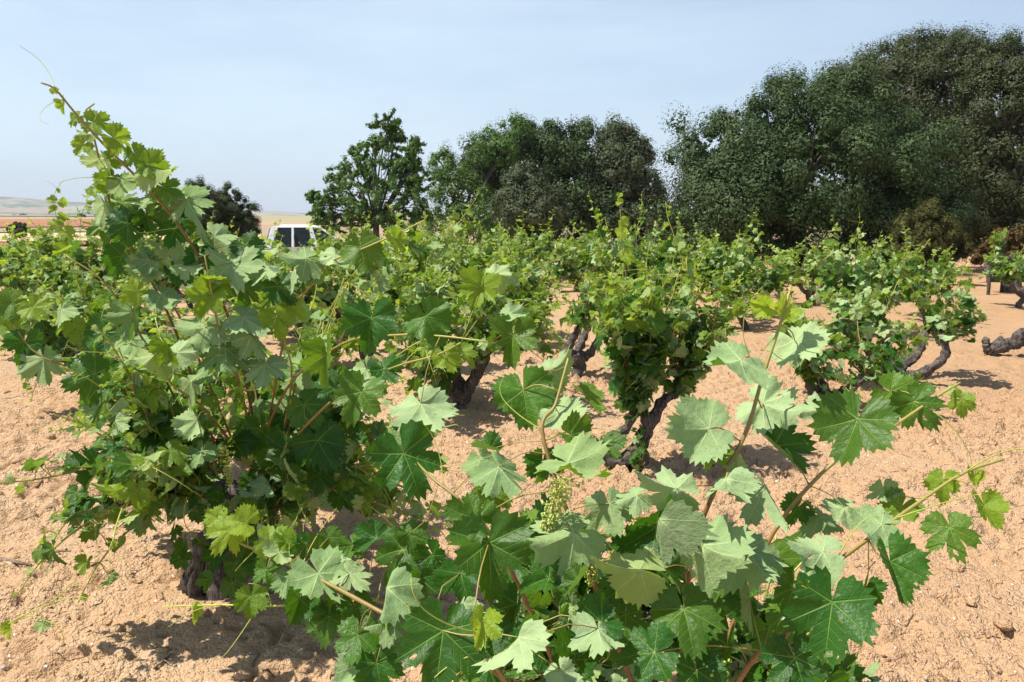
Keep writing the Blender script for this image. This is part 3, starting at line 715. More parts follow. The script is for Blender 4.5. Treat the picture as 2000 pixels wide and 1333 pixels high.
# ================= the front vine =================
b0 = np.array([0.28, 1.80, gz(.28, 1.80)])
def front():
    r = np.random.default_rng(301)
    head = np.array([.02, .03, .30]); arms = rand_arms(r, head, 4, .24, .16)
    root = build_vine(b0, 302, 'broad leafy vine filling the foreground with large leaves and a budding grape cluster', 'bush vines of the vineyard', H=.76, unit=.074, lod=3, arms=arms, head=head, ncane=36, low=28, r0=.055, wind=(.1, 0, 0), spread=1.1, flip=.22, age=.35, sp=.062, lateral=.55)
    h = Hero(root, 303)
    h.cane([(1330, 1420, 1.62), (1345, 1120, 1.46), (1395, 960, 1.42), (1455, 850, 1.42), (1490, 735, 1.44), (1525, 630, 1.46), (1545, 560, 1.48)], .0052, .05, tendrils=3)
    h.cane([(1260, 1400, 1.65), (1130, 1060, 1.5), (1060, 850, 1.52), (1085, 790, 1.55), (1110, 700, 1.58)], .0052, .0, tendrils=2)
    h.cane([(1100, 1440, 1.62), (940, 1290, 1.46), (790, 1220, 1.46), (640, 1140, 1.58), (540, 1092, 1.68), (470, 1062, 1.74)], .0055, .0, tendrils=4)
    h.cane([(1120, 1380, 1.66), (980, 1080, 1.6), (900, 980, 1.62), (845, 935, 1.66), (790, 880, 1.7)], .005, .0, tendrils=1)
    h.cane([(1380, 1440, 1.5), (1470, 1290, 1.34), (1545, 1230, 1.3), (1600, 1130, 1.3), (1700, 1050, 1.33), (1790, 985, 1.38), (1880, 925, 1.44), (1960, 898, 1.5)], .005, .05, tendrils=3)
    h.cane([(1400, 1300, 1.6), (1500, 1060, 1.52), (1610, 920, 1.5), (1720, 850, 1.5), (1830, 775, 1.56), (1875, 748, 1.6)], .0045, .1, tendrils=3, tend_l=.18)
    h.cane([(1050, 1440, 1.5), (980, 1320, 1.34), (935, 1270, 1.28), (925, 1210, 1.27)], .004, .1, tendrils=2)
    h.cane([(760, 1180, 1.62), (640, 1150, 1.68), (560, 1182, 1.72), (430, 1182, 1.78), (320, 1185, 1.84)], .003, .6, tendrils=3)
    LV = [
     (1675, 818, 112, 100, 'T', 0, 1.45, 15), (1740, 765, 70, 20, 'T', .1, 1.6, 20), (1785, 785, 72, 50, 'T', .12, 1.55, 20), (1447, 703, 96, 118, 'U', 0, 1.4, 25),
     (1552, 665, 84, 55, 'U', 0, 1.5, 20), (1490, 788, 95, 40, 'U', 0, 1.5, 15), (1385, 838, 92, 165, 'U', 0, 1.4, 20), (1600, 800, 60, 140, 'U', 0, 1.6, 40),
     (1512, 872, 88, 40, 'T', 0, 1.5, 20), (1440, 900, 52, 90, 'U', .45, 1.42, 20), (1400, 880, 50, 115, 'T', .65, 1.42, 25), (1322, 955, 96, 175, 'U', 0, 1.35, 20),
     (1245, 968, 55, 140, 'U', .1, 1.5, 25), (1492, 950, 106, 58, 'U', 0, 1.42, 12), (1418, 935, 92, 105, 'U', .05, 1.35, 25), (1282, 1030, 100, 135, 'T', 0, 1.4, 25),
     (1372, 1065, 124, 62, 'U', 0, 1.3, 20), (1456, 1072, 100, 62, 'U', 0, 1.36, 20), (1608, 1078, 84, 150, 'U', .1, 1.3, 15), (1722, 1024, 72, 165, 'U', .1, 1.34, 20),
     (1762, 990, 62, 110, 'T', .25, 1.42, 20), (1738, 1097, 98, 75, 'T', .05, 1.3, 15), (1855, 1030, 76, 72, 'T', .1, 1.35, 15), (1922, 988, 58, 60, 'T', .45, 1.4, 15),
     (1843, 938, 46, 85, 'T', .65, 1.45, 25), (1904, 930, 28, 80, 'T', .75, 1.48, 25), (1725, 952, 48, 70, 'U', .2, 1.45, 30), (1650, 992, 56, 150, 'U', .15, 1.45, 25),
     (1625, 1176, 128, 95, 'T', .05, 1.25, 15), (1550, 1150, 80, 110, 'T', 0, 1.36, 45), (1553, 1285, 95, 70, 'T', 0, 1.28, 20), (1335, 1190, 108, 78, 'T', 0, 1.32, 30),
     (1250, 1112, 112, 162, 'U', .5, 1.3, 20), (1022, 762, 88, 80, 'T', .12, 1.6, 15), (1075, 722, 62, 10, 'U', .1, 1.62, 25), (1090, 805, 70, 40, 'U', .05, 1.56, 25),
     (1140, 772, 58, 60, 'T', .3, 1.6, 25), (1190, 985, 70, 80, 'U', 0, 1.5, 25), (788, 886, 112, 72, 'T', 0, 1.68, 12), (955, 1060, 122, 88, 'T', 0, 1.4, 15),
     (930, 1015, 78, 200, 'T', .05, 1.42, 20), (975, 912, 84, 62, 'U', 0, 1.5, 15), (962, 962, 58, 100, 'T', .25, 1.55, 30), (940, 895, 60, 70, 'U', .05, 1.62, 30),
     (958, 878, 48, 200, 'T', .05, 1.56, 25), (1108, 905, 110, 48, 'U', .1, 1.36, 30), (1115, 850, 55, 30, 'T', .1, 1.5, 25), (1060, 900, 60, 90, 'T', 0, 1.6, 30),
     (787, 1074, 82, 120, 'T', 0, 1.7, 20), (755, 1148, 108, 92, 'U', .05, 1.45, 18), (622, 1120, 96, 62, 'U', .05, 1.6, 25), (450, 1036, 60, 130, 'T', .7, 1.72, 20),
     (527, 1056, 58, 20, 'T', .45, 1.68, 25), (545, 1080, 50, 320, 'U', .3, 1.66, 25), (490, 1165, 48, 95, 'T', .25, 1.72, 20), (378, 1190, 30, 95, 'T', .6, 1.8, 20),
     (865, 1232, 126, 98, 'T', .05, 1.3, 12), (760, 1215, 60, 150, 'U', .05, 1.45, 30), (942, 1212, 66, 100, 'T', .85, 1.26, 25), (1095, 1312, 56, 70, 'U', 0, 1.25, 30),
     (1072, 1130, 64, 160, 'T', .1, 1.38, 20), (1130, 1137, 70, 130, 'T', .12, 1.36, 25), (1175, 1215, 74, 160, 'T', .08, 1.3, 20), (1168, 1228, 86, 95, 'U', 0, 1.28, 50),
     (1278, 1275, 92, 165, 'T', 0, 1.28, 20), (1222, 1200, 64, 100, 'T', 0, 1.4, 30), (1122, 1042, 108, 142, 'U', .15, 1.38, 28), (690, 1065, 44, 60, 'T', .1, 1.68, 30),
     (655, 1190, 56, 110, 'T', .1, 1.62, 30), (700, 1240, 70, 100, 'T', 0, 1.5, 30), (1010, 1180, 75, 100, 'T', 0, 1.45, 30), (1465, 1170, 80, 80, 'T', 0, 1.4, 35),
     (1420, 1260, 90, 100, 'T', 0, 1.35, 30), (1500, 1230, 70, 60, 'T', 0, 1.4, 35), (1340, 1060, 60, 90, 'T', .1, 1.5, 30), (1230, 1060, 66, 60, 'T', 0, 1.5, 30),
     (1880, 780, 38, 90, 'T', .6, 1.58, 30), (1865, 760, 30, 40, 'U', .5, 1.6, 30), (1530, 610, 45, 300, 'T', .75, 1.47, 25), (1500, 600, 40, 190, 'T', .8, 1.46, 25), (1560, 600, 30, 40, 'U', .6, 1.48, 30),
     (700, 1300, 80, 60, 'U', .0, 1.5, 35), (820, 1130, 60, 80, 'T', .0, 1.6, 35), (1010, 1050, 66, 60, 'T', 0, 1.5, 35), (1180, 870, 48, 70, 'T', .1, 1.55, 35),
     (1600, 1010, 60, 60, 'U', 0, 1.5, 35), (1560, 990, 48, 120, 'T', 0, 1.52, 35), (1690, 1150, 60, 100, 'T', 0, 1.42, 35),
    ]
    LV += [(600, 1062, 50, 100, 'T', .1, 1.66, 30), (642, 1050, 42, 60, 'T', .1, 1.68, 30), (562, 1130, 46, 100, 'U', .1, 1.66, 30), (585, 1168, 60, 110, 'T', 0, 1.62, 30), (642, 1205, 58, 95, 'T', 0, 1.6, 30), (682, 1122, 62, 60, 'U', .05, 1.6, 25),
     (735, 1052, 62, 150, 'T', 0, 1.66, 30), (692, 1182, 52, 80, 'T', .05, 1.58, 30), (522, 1112, 42, 90, 'T', .2, 1.68, 30), (845, 1085, 58, 60, 'T', 0, 1.62, 30), (800, 1042, 50, 30, 'T', 0, 1.66, 30), (735, 1295, 72, 80, 'T', 0, 1.48, 30),
     (660, 1085, 46, 120, 'U', .1, 1.66, 30), (480, 1022, 44, 200, 'T', .6, 1.72, 30), (428, 1015, 34, 220, 'T', .7, 1.74, 30), (560, 1060, 40, 250, 'T', .5, 1.68, 30), (900, 1120, 70, 70, 'T', 0, 1.5, 30), (905, 1180, 62, 100, 'U', .05, 1.42, 30),
     (960, 1240, 70, 90, 'T', .05, 1.38, 30), (1040, 1250, 74, 60, 'T', 0, 1.36, 30), (1120, 1290, 80, 110, 'T', 0, 1.34, 30), (1360, 1310, 80, 80, 'T', 0, 1.3, 35), (1210, 1150, 60, 130, 'T', .05, 1.42, 30), (1300, 1110, 60, 60, 'T', 0, 1.45, 30)]
    for q in LV: h.leaf(*q)
    h.leaf(1287, 1015, 100, 92, 'U', .05, 1.3, 5, edge=72); h.leaf(1012, 1245, 100, 95, 'U', .05, 1.24, 5, edge=68); h.leaf(1540, 1195, 60, 110, 'U', 0, 1.3, 10, edge=60)
    r = h.r
    bunch(root, at(1105, 930, 1.42) - h.o, at(1075, 1010, 1.40) - at(1105, 930, 1.42), .10, .030, 190, r, .0030, .45)
    bunch(root, at(1400, 1285, 1.3) - h.o, np.array([.1, 0, -1.0]), .06, .022, 40, r, .0036)
    bunch(root, at(1150, 1085, 1.5) - h.o, np.array([.1, 0, -1.0]), .06, .02, 50, r, .0026)
front()

# ================= the big leaning vine on the left =================
g1 = on_ground(440, 1150); b1 = np.array([g1[0], g1[1], gz(g1[0], g1[1])])
def left():
    r = np.random.default_rng(401)
    head = np.array([.06, .06, .34])
    arms = [[head + [.08, .02, .02], head + [.17, .02, .08]], [head + [-.10, .08, .03], head + [-.20, .12, .14]], [head + [.02, .14, .06], head + [.05, .24, .16]], [head + [-.06, -.10, .05], head + [-.12, -.18, .16]], [head + [.12, -.08, .05], head + [.2, -.16, .16]]]
    tm = make_trunk(r, arms, head, r0=.066, seed=40)
    add_tube(tm, catmull([[-.10, -.02, -.05], [-.12, -.03, .06], [-.09, 0, .17], [-.02, .03, .27], head], 14), np.linspace(.042, .05, 14), 22, .3, 77, ridges=7)
    root = build_vine(b1, 402, 'big bushy vine leaning left with long shoots rising against the sky', 'bush vines of the vineyard', H=1.34, unit=.068, lod=3, arms=arms, head=head, ncane=64, low=30, trunk_mb=tm, wind=(.1, 0, 0), spread=1.12, flip=.38, age=.75, sp=.06, lateral=.75)
    h = Hero(root, 403)
    h.cane([(520, 960, 3.1), (470, 700, 2.9), (420, 560, 2.75), (345, 435, 2.6), (270, 350, 2.5), (205, 285, 2.45), (150, 225, 2.4), (108, 175, 2.36), (80, 162, 2.34)], .0058, .0, 34, tendrils=4, tend_l=.16)
    h.cane([(430, 900, 3.15), (340, 640, 2.95), (258, 485, 2.8), (218, 405, 2.72), (196, 320, 2.65), (182, 265, 2.6), (166, 222, 2.56), (184, 203, 2.54)], .0052, .0, 30, tendrils=4, tend_l=.16)
    h.cane([(480, 940, 3.1), (560, 760, 2.7), (670, 672, 2.35), (775, 655, 2.22), (860, 657, 2.15), (955, 668, 2.1)], .005, .2, 26, tendrils=2)
    h.cane([(500, 940, 3.1), (640, 790, 2.6), (760, 722, 2.4), (850, 695, 2.3), (900, 670, 2.25)], .0045, .2, 22, tendrils=2)
    h.cane([(510, 920, 3.1), (560, 640, 2.7), (620, 545, 2.5), (645, 512, 2.45), (700, 490, 2.42), (780, 455, 2.4), (830, 430, 2.38)], .0045, .25, 22, tendrils=2)
    h.cane([(440, 930, 3.1), (330, 800, 2.95), (200, 740, 2.85), (70, 690, 2.8), (10, 600, 2.8), (-20, 560, 2.8)], .005, .0, 22, tendrils=2)
    h.cane([(470, 890, 3.0), (400, 800, 2.72), (340, 755, 2.62), (315, 720, 2.56), (300, 690, 2.52)], .005, .0, 18, tendrils=3)
    h.cane([(490, 850, 3.0), (465, 740, 2.72), (432, 660, 2.62), (415, 580, 2.56), (400, 500, 2.52)], .005, .0, 20, tendrils=4)
    h.cane([(470, 900, 3.1), (370, 660, 2.9), (305, 530, 2.8), (310, 480, 2.75), (330, 430, 2.7)], .0045, .0, 20, tendrils=2)
    h.cane([(420, 930, 3.1), (300, 700, 2.85), (210, 560, 2.75), (130, 500, 2.72)], .0045, .0, 20, tendrils=2)
    h.cane([(540, 920, 3.1), (570, 740, 2.75), (555, 660, 2.65), (590, 640, 2.58)], .0045, .2, 16, tendrils=2)
    LV = [
     (105, 176, 12, 60, 'T', .9, 2.37, 30), (122, 203, 22, 85, 'T', .75, 2.4, 20), (163, 283, 30, 125, 'T', .7, 2.5, 20), (182, 240, 42, 30, 'T', .55, 2.45, 25), (222, 270, 48, 30, 'T', .4, 2.46, 25),
     (205, 315, 42, 75, 'T', .45, 2.6, 20), (192, 312, 46, 105, 'U', .5, 2.63, 25), (290, 322, 44, 15, 'T', .35, 2.5, 25), (298, 328, 56, 72, 'U', .4, 2.5, 25), (238, 352, 52, 25, 'U', .35, 2.6, 20),
     (205, 395, 56, 80, 'U', .25, 2.7, 20), (250, 438, 52, 150, 'T', 0, 2.6, 20), (262, 440, 46, 20, 'T', .1, 2.62, 25), (364, 388, 70, 72, 'U', 0, 2.58, 20), (325, 400, 48, 150, 'T', .25, 2.6, 25),
     (225, 425, 58, 60, 'U', .1, 2.75, 25), (345, 378, 40, 60, 'U', .05, 2.6, 30), (418, 462, 62, 60, 'U', .05, 2.7, 20), (452, 515, 78, 85, 'U', 0, 2.6, 15), (358, 478, 54, 70, 'U', .05, 2.7, 20),
     (365, 520, 50, 60, 'U', .1, 2.65, 25), (292, 508, 52, 200, 'U', .1, 2.75, 25), (295, 515, 54, 100, 'U', .4, 2.76, 20), (315, 575, 60, 80, 'U', .05, 2.75, 20), (258, 610, 62, 100, 'U', .1, 2.75, 20),
     (268, 570, 40, 150, 'T', .75, 2.72, 25), (410, 575, 58, 120, 'T', .6, 2.56, 20), (395, 570, 40, 200, 'U', .15, 2.58, 25), (425, 555, 50, 10, 'T', .6, 2.58, 25), (345, 530, 46, 60, 'T', .05, 2.78, 25),
     (400, 640, 78, 100, 'U', .1, 2.6, 20), (440, 680, 74, 95, 'U', .05, 2.62, 20), (475, 620, 72, 70, 'U', 0, 2.6, 20), (490, 655, 66, 60, 'U', 0, 2.6, 20), (518, 712, 62, 90, 'U', 0, 2.65, 15),
     (306, 690, 62, 100, 'U', .35, 2.54, 20), (325, 675, 52, 60, 'T', .5, 2.54, 25), (372, 745, 66, 75, 'U', .1, 2.64, 20), (385, 820, 66, 80, 'U', .05, 2.7, 20), (345, 690, 50, 20, 'U', .1, 2.58, 25),
     (258, 665, 56, 110, 'U', .05, 2.8, 25), (205, 650, 58, 150, 'T', 0, 2.8, 20), (540, 620, 52, 80, 'T', .7, 2.6, 25), (562, 600, 44, 30, 'T', .6, 2.6, 25), (395, 880, 48, 100, 'U', .05, 2.75, 25),
     (85, 700, 62, 95, 'U', .05, 2.8, 20), (48, 668, 52, 105, 'T', 0, 2.8, 20), (185, 730, 72, 160, 'T', 0, 2.82, 15), (195, 790, 48, 110, 'U', .1, 2.85, 25), (25, 590, 52, 150, 'T', .3, 2.8, 20), (65, 600, 44, 60, 'T', .5, 2.8, 25),
     (120, 605, 50, 100, 'U', .2, 2.8, 25), (150, 640, 44, 60, 'T', .4, 2.82, 25), (5, 620, 45, 100, 'T', .3, 2.8, 25),
     (725, 622, 78, 95, 'T', 0, 2.25, 12), (832, 618, 72, 65, 'T', 0, 2.16, 14), (1002, 655, 76, 95, 'T', .08, 2.1, 10), (638, 693, 74, 92, 'T', .15, 2.35, 14), (705, 766, 80, 110, 'T', .05, 2.3, 18),
     (822, 788, 92, 72, 'U', 0, 2.1, 14), (715, 720, 56, 80, 'U', .05, 2.4, 20), (750, 720, 48, 60, 'T', .1, 2.4, 25), (870, 695, 46, 80, 'T', .5, 2.3, 25), (905, 690, 40, 60, 'T', .6, 2.28, 25), (995, 612, 44, 30, 'U', .0, 2.12, 25),
     (705, 482, 60, 80, 'T', .1, 2.42, 15), (598, 505, 62, 150, 'U', 0, 2.45, 20), (655, 498, 52, 100, 'U', .1, 2.46, 20), (770, 468, 42, 60, 'T', .5, 2.4, 25), (625, 520, 46, 200, 'T', .6, 2.5, 25), (615, 535, 36, 80, 'U', .0, 2.52, 25),
     (578, 525, 50, 90, 'U', .05, 2.5, 25), (940, 560, 62, 100, 'T', .6, 2.3, 20), (965, 535, 40, 20, 'U', .1, 2.32, 25),
     (620, 860, 80, 70, 'T', 0, 2.8, 25), (560, 880, 80, 110, 'T', 0, 2.85, 25), (510, 840, 72, 90, 'T', 0, 2.9, 25), (455, 860, 70, 120, 'T', 0, 2.85, 25), (595, 790, 62, 60, 'T', 0, 2.75, 25), (300, 830, 66, 110, 'T', 0, 2.9, 25), (320, 900, 60, 100, 'T', 0, 2.9, 25), (655, 760, 50, 200, 'T', .0, 2.5, 25),
    ]
    for q in LV: h.leaf(*q)
    for q in [(150, 230, 26, 150, 'T', .6, 2.42, 30), (176, 262, 30, 200, 'U', .5, 2.5, 30), (262, 300, 40, 60, 'T', .35, 2.5, 30), (215, 350, 40, 130, 'T', .4, 2.62, 30), (180, 360, 34, 100, 'U', .4, 2.66, 30), (318, 365, 46, 30, 'T', .2, 2.54, 30),
      (300, 385, 44, 120, 'U', .2, 2.6, 30), (238, 395, 44, 20, 'T', .25, 2.7, 30), (205, 440, 46, 140, 'T', .1, 2.78, 30), (285, 420, 46, 80, 'T', .1, 2.62, 30), (340, 450, 48, 100, 'T', .05, 2.66, 30), (395, 440, 50, 60, 'T', .1, 2.7, 30),
      (240, 500, 50, 120, 'T', .05, 2.82, 30), (390, 500, 50, 100, 'T', 0, 2.7, 30), (330, 480, 46, 200, 'U', .2, 2.75, 30), (480, 480, 52, 60, 'T', .1, 2.65, 30), (520, 520, 56, 80, 'U', .05, 2.6, 30), (545, 560, 52, 60, 'T', .1, 2.6, 30), (480, 560, 56, 100, 'T', 0, 2.7, 30)]: h.leaf(*q)
    # suckers at the foot
    h.cane([(450, 1080, 2.95), (395, 1060, 2.85), (360, 1020, 2.8), (365, 970, 2.78)], .0025, .1, 12, tendrils=0)
    h.cane([(450, 1060, 3.0), (440, 1000, 2.92), (425, 950, 2.88)], .0022, .1, 10)
    for q in [(372, 975, 26, 100), (345, 985, 24, 120), (385, 1000, 28, 80), (340, 1035, 26, 110), (360, 1065, 32, 90), (350, 1090, 30, 60), (425, 960, 24, 90), (430, 985, 22, 60), (410, 1010, 26, 110), (385, 1065, 26, 30), (420, 1085, 36, 100), (462, 1100, 40, 70), (440, 1045, 38, 120), (480, 1060, 40, 60), (410, 1130, 34, 110), (455, 1140, 36, 80), (500, 1090, 40, 100), (470, 1020, 38, 90), (520, 1040, 42, 70)]:
        h.leaf(q[0], q[1], q[2], q[3], 'T', .05, 2.84, 30, lod=2)
    bunch(root, at(440, 870, 2.72) - h.o, np.array([.05, 0, -1.0]), .14, .03, 110, h.r, .0027)
    bunch(root, at(590, 905, 2.8) - h.o, np.array([.05, 0, -1.0]), .06, .024, 50, h.r, .0026)
left()

# ================= vines of the next rows, each its own plant =================
GRP = 'bush vines of the vineyard'
def gnd(x, y):
    p = on_ground(x, y); z = gz(p[0], p[1]); p = on_ground(x, y, z); return np.array([p[0], p[1], gz(p[0], p[1])])
def arms_px(base, polys, d):
    return [[at(x, y, d + dd) - base for (x, y, dd) in P] for P in polys]

b = gnd(1235, 915); d4 = 4.85
head = at(1238, 880, d4) - b
def ex4(root, r):
    h = Hero(root, 11)
    h.cane([(1225, 560, 4.8), (1215, 480, 4.8), (1212, 420, 4.8), (1205, 378, 4.8)], .003, .3, 12, tendrils=2)
    for q in [(1212, 395, 12, 180), (1216, 432, 16, 30), (1217, 455, 20, 200), (1220, 500, 26, 20), (1210, 380, 9, 100)]: h.leaf(q[0], q[1], q[2], q[3], 'T', .8, 4.8, 25, lod=2)
    mb = MB()
    P = catmull([at(1258, 920, 4.7), at(1250, 870, 4.7), at(1255, 830, 4.7)], 10) - h.o
    dress_cane(mb, P, r, .045, 2, P[0] + [0, .2, 0], .025, .2, .9, .4); mb.build('foliage', [LEAF, CANE], root)
build_vine(b, 21, 'tall narrow vine in full leaf with a curled black trunk, centre right', GRP, H=1.28, unit=.070, lod=2, head=head, r0=.042,
    arms=arms_px(b, [[(1200, 905, .02), (1180, 880, .02), (1200, 850, .0), (1225, 835, 0), (1240, 800, 0)], [(1262, 850, .0), (1258, 800, .02), (1250, 760, 0)], [(1290, 790, .05), (1320, 770, .1)]], d4),
    ncane=32, spread=.30, tall=1, lean=(.08, 0, 0), wind=(.1, 0, 0), extra=ex4, flip=.25, sp=.05, lateral=.9, skirt=False)

b = gnd(900, 800); d3 = np.dot(b + UPV * .2 - CAMP, FW)
build_vine(b, 22, 'vine with a thick forked dark trunk behind the horizontal cane of the leaning vine', GRP, H=1.38, low=8, unit=.08, lod=2, head=at(905, 775, d3) - b, r0=.05,
    arms=arms_px(b, [[(880, 760, -.05), (865, 735, -.05)], [(930, 730, .0), (920, 690, .0)], [(880, 700, .2), (840, 660, .25)], [(945, 700, .1), (960, 650, .15)]], d3), ncane=42, spread=1.25, flip=.4, tall=2)

b = gnd(1755, 745); d7 = np.dot(b + UPV * .2 - CAMP, FW)
build_vine(b, 23, 'wide spreading vine with long crooked grey arms and pale leaves, far right', GRP, H=.98, unit=.078, lod=2, head=at(1745, 725, d7) - b, r0=.055,
    arms=arms_px(b, [[(1780, 735, 0), (1825, 715, -.05), (1848, 690, -.05), (1840, 655, 0)], [(1690, 725, 0), (1660, 690, 0)], [(1740, 690, .15), (1720, 650, .2)], [(1790, 690, .2), (1810, 645, .3)], [(1700, 690, -.2), (1690, 650, -.25)]], d7), ncane=34, spread=1.25, flip=.5, wind=(.6, 0, 0), age=.7, tall=2)

b = gnd(1620, 800); da = np.dot(b + UPV * .2 - CAMP, FW)
build_vine(b, 24, 'low vine hidden behind the big dark leaf with one sloping arm, right', GRP, H=.92, unit=.07, lod=2, head=at(1615, 780, da) - b, r0=.05,
    arms=arms_px(b, [[(1660, 760, 0), (1690, 735, 0)], [(1590, 770, .05), (1575, 730, .1)], [(1600, 740, .2), (1560, 690, .3)]], da), ncane=20, spread=1.0, flip=.35, lean=(-.35, .1, 0))

b = gnd(1935, 695); d8 = np.dot(b + UPV * .2 - CAMP, FW)
build_vine(b, 25, 'vine at the right edge showing only its crooked bare trunk', GRP, H=1.15, unit=.075, lod=2, head=at(1960, 672, d8) - b, r0=.06,
    arms=arms_px(b, [[(1985, 672, 0), (1992, 650, 0), (2040, 648, 0), (2075, 610, 0)], [(1930, 680, 0), (1925, 665, 0)], [(2060, 640, .3), (2110, 600, .4)]], d8), ncane=0, spread=.6)
o_ = C.objects[-1]

b = gnd(1130, 735); d5 = np.dot(b + UPV * .2 - CAMP, FW)
build_vine(b, 26, 'vine with a bent trunk seen just left of the tall narrow one', GRP, H=.98, unit=.070, lod=2, head=at(1118, 700, d5) - b, r0=.05,
    arms=arms_px(b, [[(1112, 680, 0), (1125, 650, 0), (1140, 630, 0)], [(1150, 690, .1), (1175, 650, .15)], [(1140, 660, .3), (1160, 610, .4)]], d5), ncane=18, spread=.6, flip=.3)

b = gnd(1045, 592); d6 = np.dot(b + UPV * .2 - CAMP, FW)
v6 = build_vine(b, 27, 'vine with a Y shaped trunk and pink ribbon, standing on bare soil in mid field', GRP, H=1.3, unit=.078, lod=1, head=at(1048, 582, d6) - b, r0=.06,
    arms=arms_px(b, [[(1030, 570, 0), (1025, 550, 0)], [(1065, 572, 0), (1078, 550, 0), (1085, 540, 0)]], d6), ncane=34, spread=1.4, flip=.4)
PINK = mat_plain('pink_plastic', (0.75, 0.18, 0.32), .4)
mb = MB()
P = catmull([at(1084, 545, d6 - .1), at(1087, 556, d6 - .12), at(1082, 570, d6 - .12), at(1088, 585, d6 - .1)], 12)
sw = np.array([.016, .004, 0]); V = np.concatenate([P - sw, P + sw, P + sw + [0, .003, 0], P - sw + [0, .003, 0]])
n = 12; i = np.arange(n - 1); Q = np.concatenate([np.stack([i + a * n, i + c * n, i + c * n + 1, i + a * n + 1], 1) for a, c in ((0, 1), (1, 2), (2, 3), (3, 0))])
mb.add(V, None, Q); tag(mb.build('ribbon', PINK, loc=P[0]), 'small pink plastic ribbon hanging on the Y shaped trunk', 'ribbon')

b = gnd(1455, 645)
build_vine(b, 28, 'upright vine with a thin leaning black trunk, right of the tall narrow one', GRP, H=1.42, unit=.076, lod=2, ncane=30, spread=.95, flip=.38, tall=1, r0=.05)
b = gnd(1990, 600)
build_vine(b, 29, 'round dark green vine cut off by the right edge below the dry shrubs', GRP, H=1.05, unit=.076, lod=1, ncane=30, spread=1.0, flip=.3)
b = gnd(310, 915)
build_vine(b, 30, 'vine close behind the big leaning one, its small trunk showing on the left', GRP, H=1.0, unit=.075, lod=2, ncane=24, spread=.85, flip=.3, r0=.045)
b = gnd(190, 800)
def ex31(root, r):
    h = Hero(root, 12); D = 6.2
    h.cane([(190, 640, D), (140, 520, D), (118, 450, D), (106, 405, D), (108, 375, D), (125, 352, D)], .003, .3, 14, tendrils=2)
    for q in [(112, 372, 9, 60), (104, 392, 14, 200), (120, 396, 14, 30), (107, 410, 16, 150), (122, 425, 18, 40), (112, 440, 22, 200), (130, 455, 24, 60), (128, 490, 30, 150)]: h.leaf(q[0], q[1], q[2], q[3], 'T', .6, D, 30, lod=2)
build_vine(b, 31, 'bright yellow green vine at the left, third along the edge of the bare strip', GRP, H=1.12, unit=.072, lod=2, ncane=32, spread=1.15, flip=.35, tall=1, extra=ex31)

# rows further back: six grown plants, copied
PROT = []
for k in range(6):
    PROT.append(build_vine(np.array([0, -500.0 - k * 3, 0]), 60 + k, 'x', GRP, H=1.30 + .06 * (k % 3), unit=.086, lod=1, ncane=32, low=6, spread=1.3, flip=.44, split=False, tall=1 + k % 2, r0=.06, sp=.055, lateral=.75))
V1 = np.array([-1.2, 3.25]); LA = np.array([1.75, 1.43]); LB = np.array([-1.15, 1.85])
SKIP = {(0, 0), (0, -1), (1, -1), (1, 0), (1, 1), (2, 0), (2, 1), (3, 0), (4, 0), (3, 1), (0, 1), (0, 2)}
rr = np.random.default_rng(5)
def where(x, y):
    """which plants share a description: told by what stands behind them"""
    px = 1000 + x / y * FPX
    if px < 60: return 'distant vine running out of the left edge below the dark field bush', 'distant vines at the left edge'
    if px < 330: return 'distant vine of the left rows, in front of the red and tan fields', 'vines before the fields'
    if px < 500: return 'distant vine whose top meets the dark juniper bushes', 'vines before the junipers'
    if px < 690: return 'distant vine standing in front of the white pickup', 'vines before the pickup'
    if px < 840: return 'distant vine below the lone airy oak', 'vines before the airy oak'
    if px < 1060: return 'distant vine under the left half of the middle oak clump', 'vines before the left half of the oak clump'
    if px < 1310: return 'distant vine below the right half of the middle oak clump', 'vines before the right half of the oak clump'
    if px < 1560: return 'distant vine below the left part of the big round oak', 'vines before the left part of the big oak'
    if px < 1760: return 'distant vine below the right part of the big round oak', 'vines before the right part of the big oak'
    return 'distant low vine near the brown shrubs at the right', 'vines before the brown shrubs'
used = [False] * 6; NV = 0
for i in range(-14, 16):
    for j in range(-14, 26):
        if (i, j) in SKIP: continue
        p = V1 + i * LA + j * LB + rr.normal(0, .16, 2); x, y = p
        if y < 6.2 or y > 25.5 or abs(x) > .68 * y + .6: continue
        if x > 4.5 and y > 16.5: continue
        if x > 7.2 and y < 14.8 : continue
        if x > 1 and y > 20.5: continue
        if -9.6 < x < -2.8 and y > 23.3: continue
        if abs(x - .55) < 1.1 and abs(y - 14.3) < 1.3: continue
        if abs(x - 3.25) < 1.0 and abs(y - 11.2) < 1.0: continue
        if abs(x) < 1.0 and 10.3 < y < 13.2 and x > -.1: continue
        if abs(x-8.7) < 1.2 and abs(y - 13.8) < 1.2: continue
        k = int(rr.integers(6))
        lab, grp = where(x, y)
        src = PROT[k]
        if not used[k]: o = src; used[k] = True
        else:
            o = src.copy(); C.objects.link(o)
            for ch in src.children:
                c = ch.copy(); C.objects.link(c); c.parent = o
        o.location = (x, y, gz(x, y)); s = rr.uniform(.80, 1.14) * (1.1 if -4.2 < x < .5 and y < 13 else 1); pxx = 1000 + x / y * FPX
        if 430 < pxx < 680 and y > 11: s *= .82
        if pxx > 1480: s *= .86
        o.scale = (s * rr.uniform(.9, 1.15), s * rr.uniform(.9, 1.15), s); o.rotation_euler = (0, 0, rr.uniform(0, 6.28))
        o['label'] = lab; o['group'] = grp; NV += 1
print('far vines', NV)

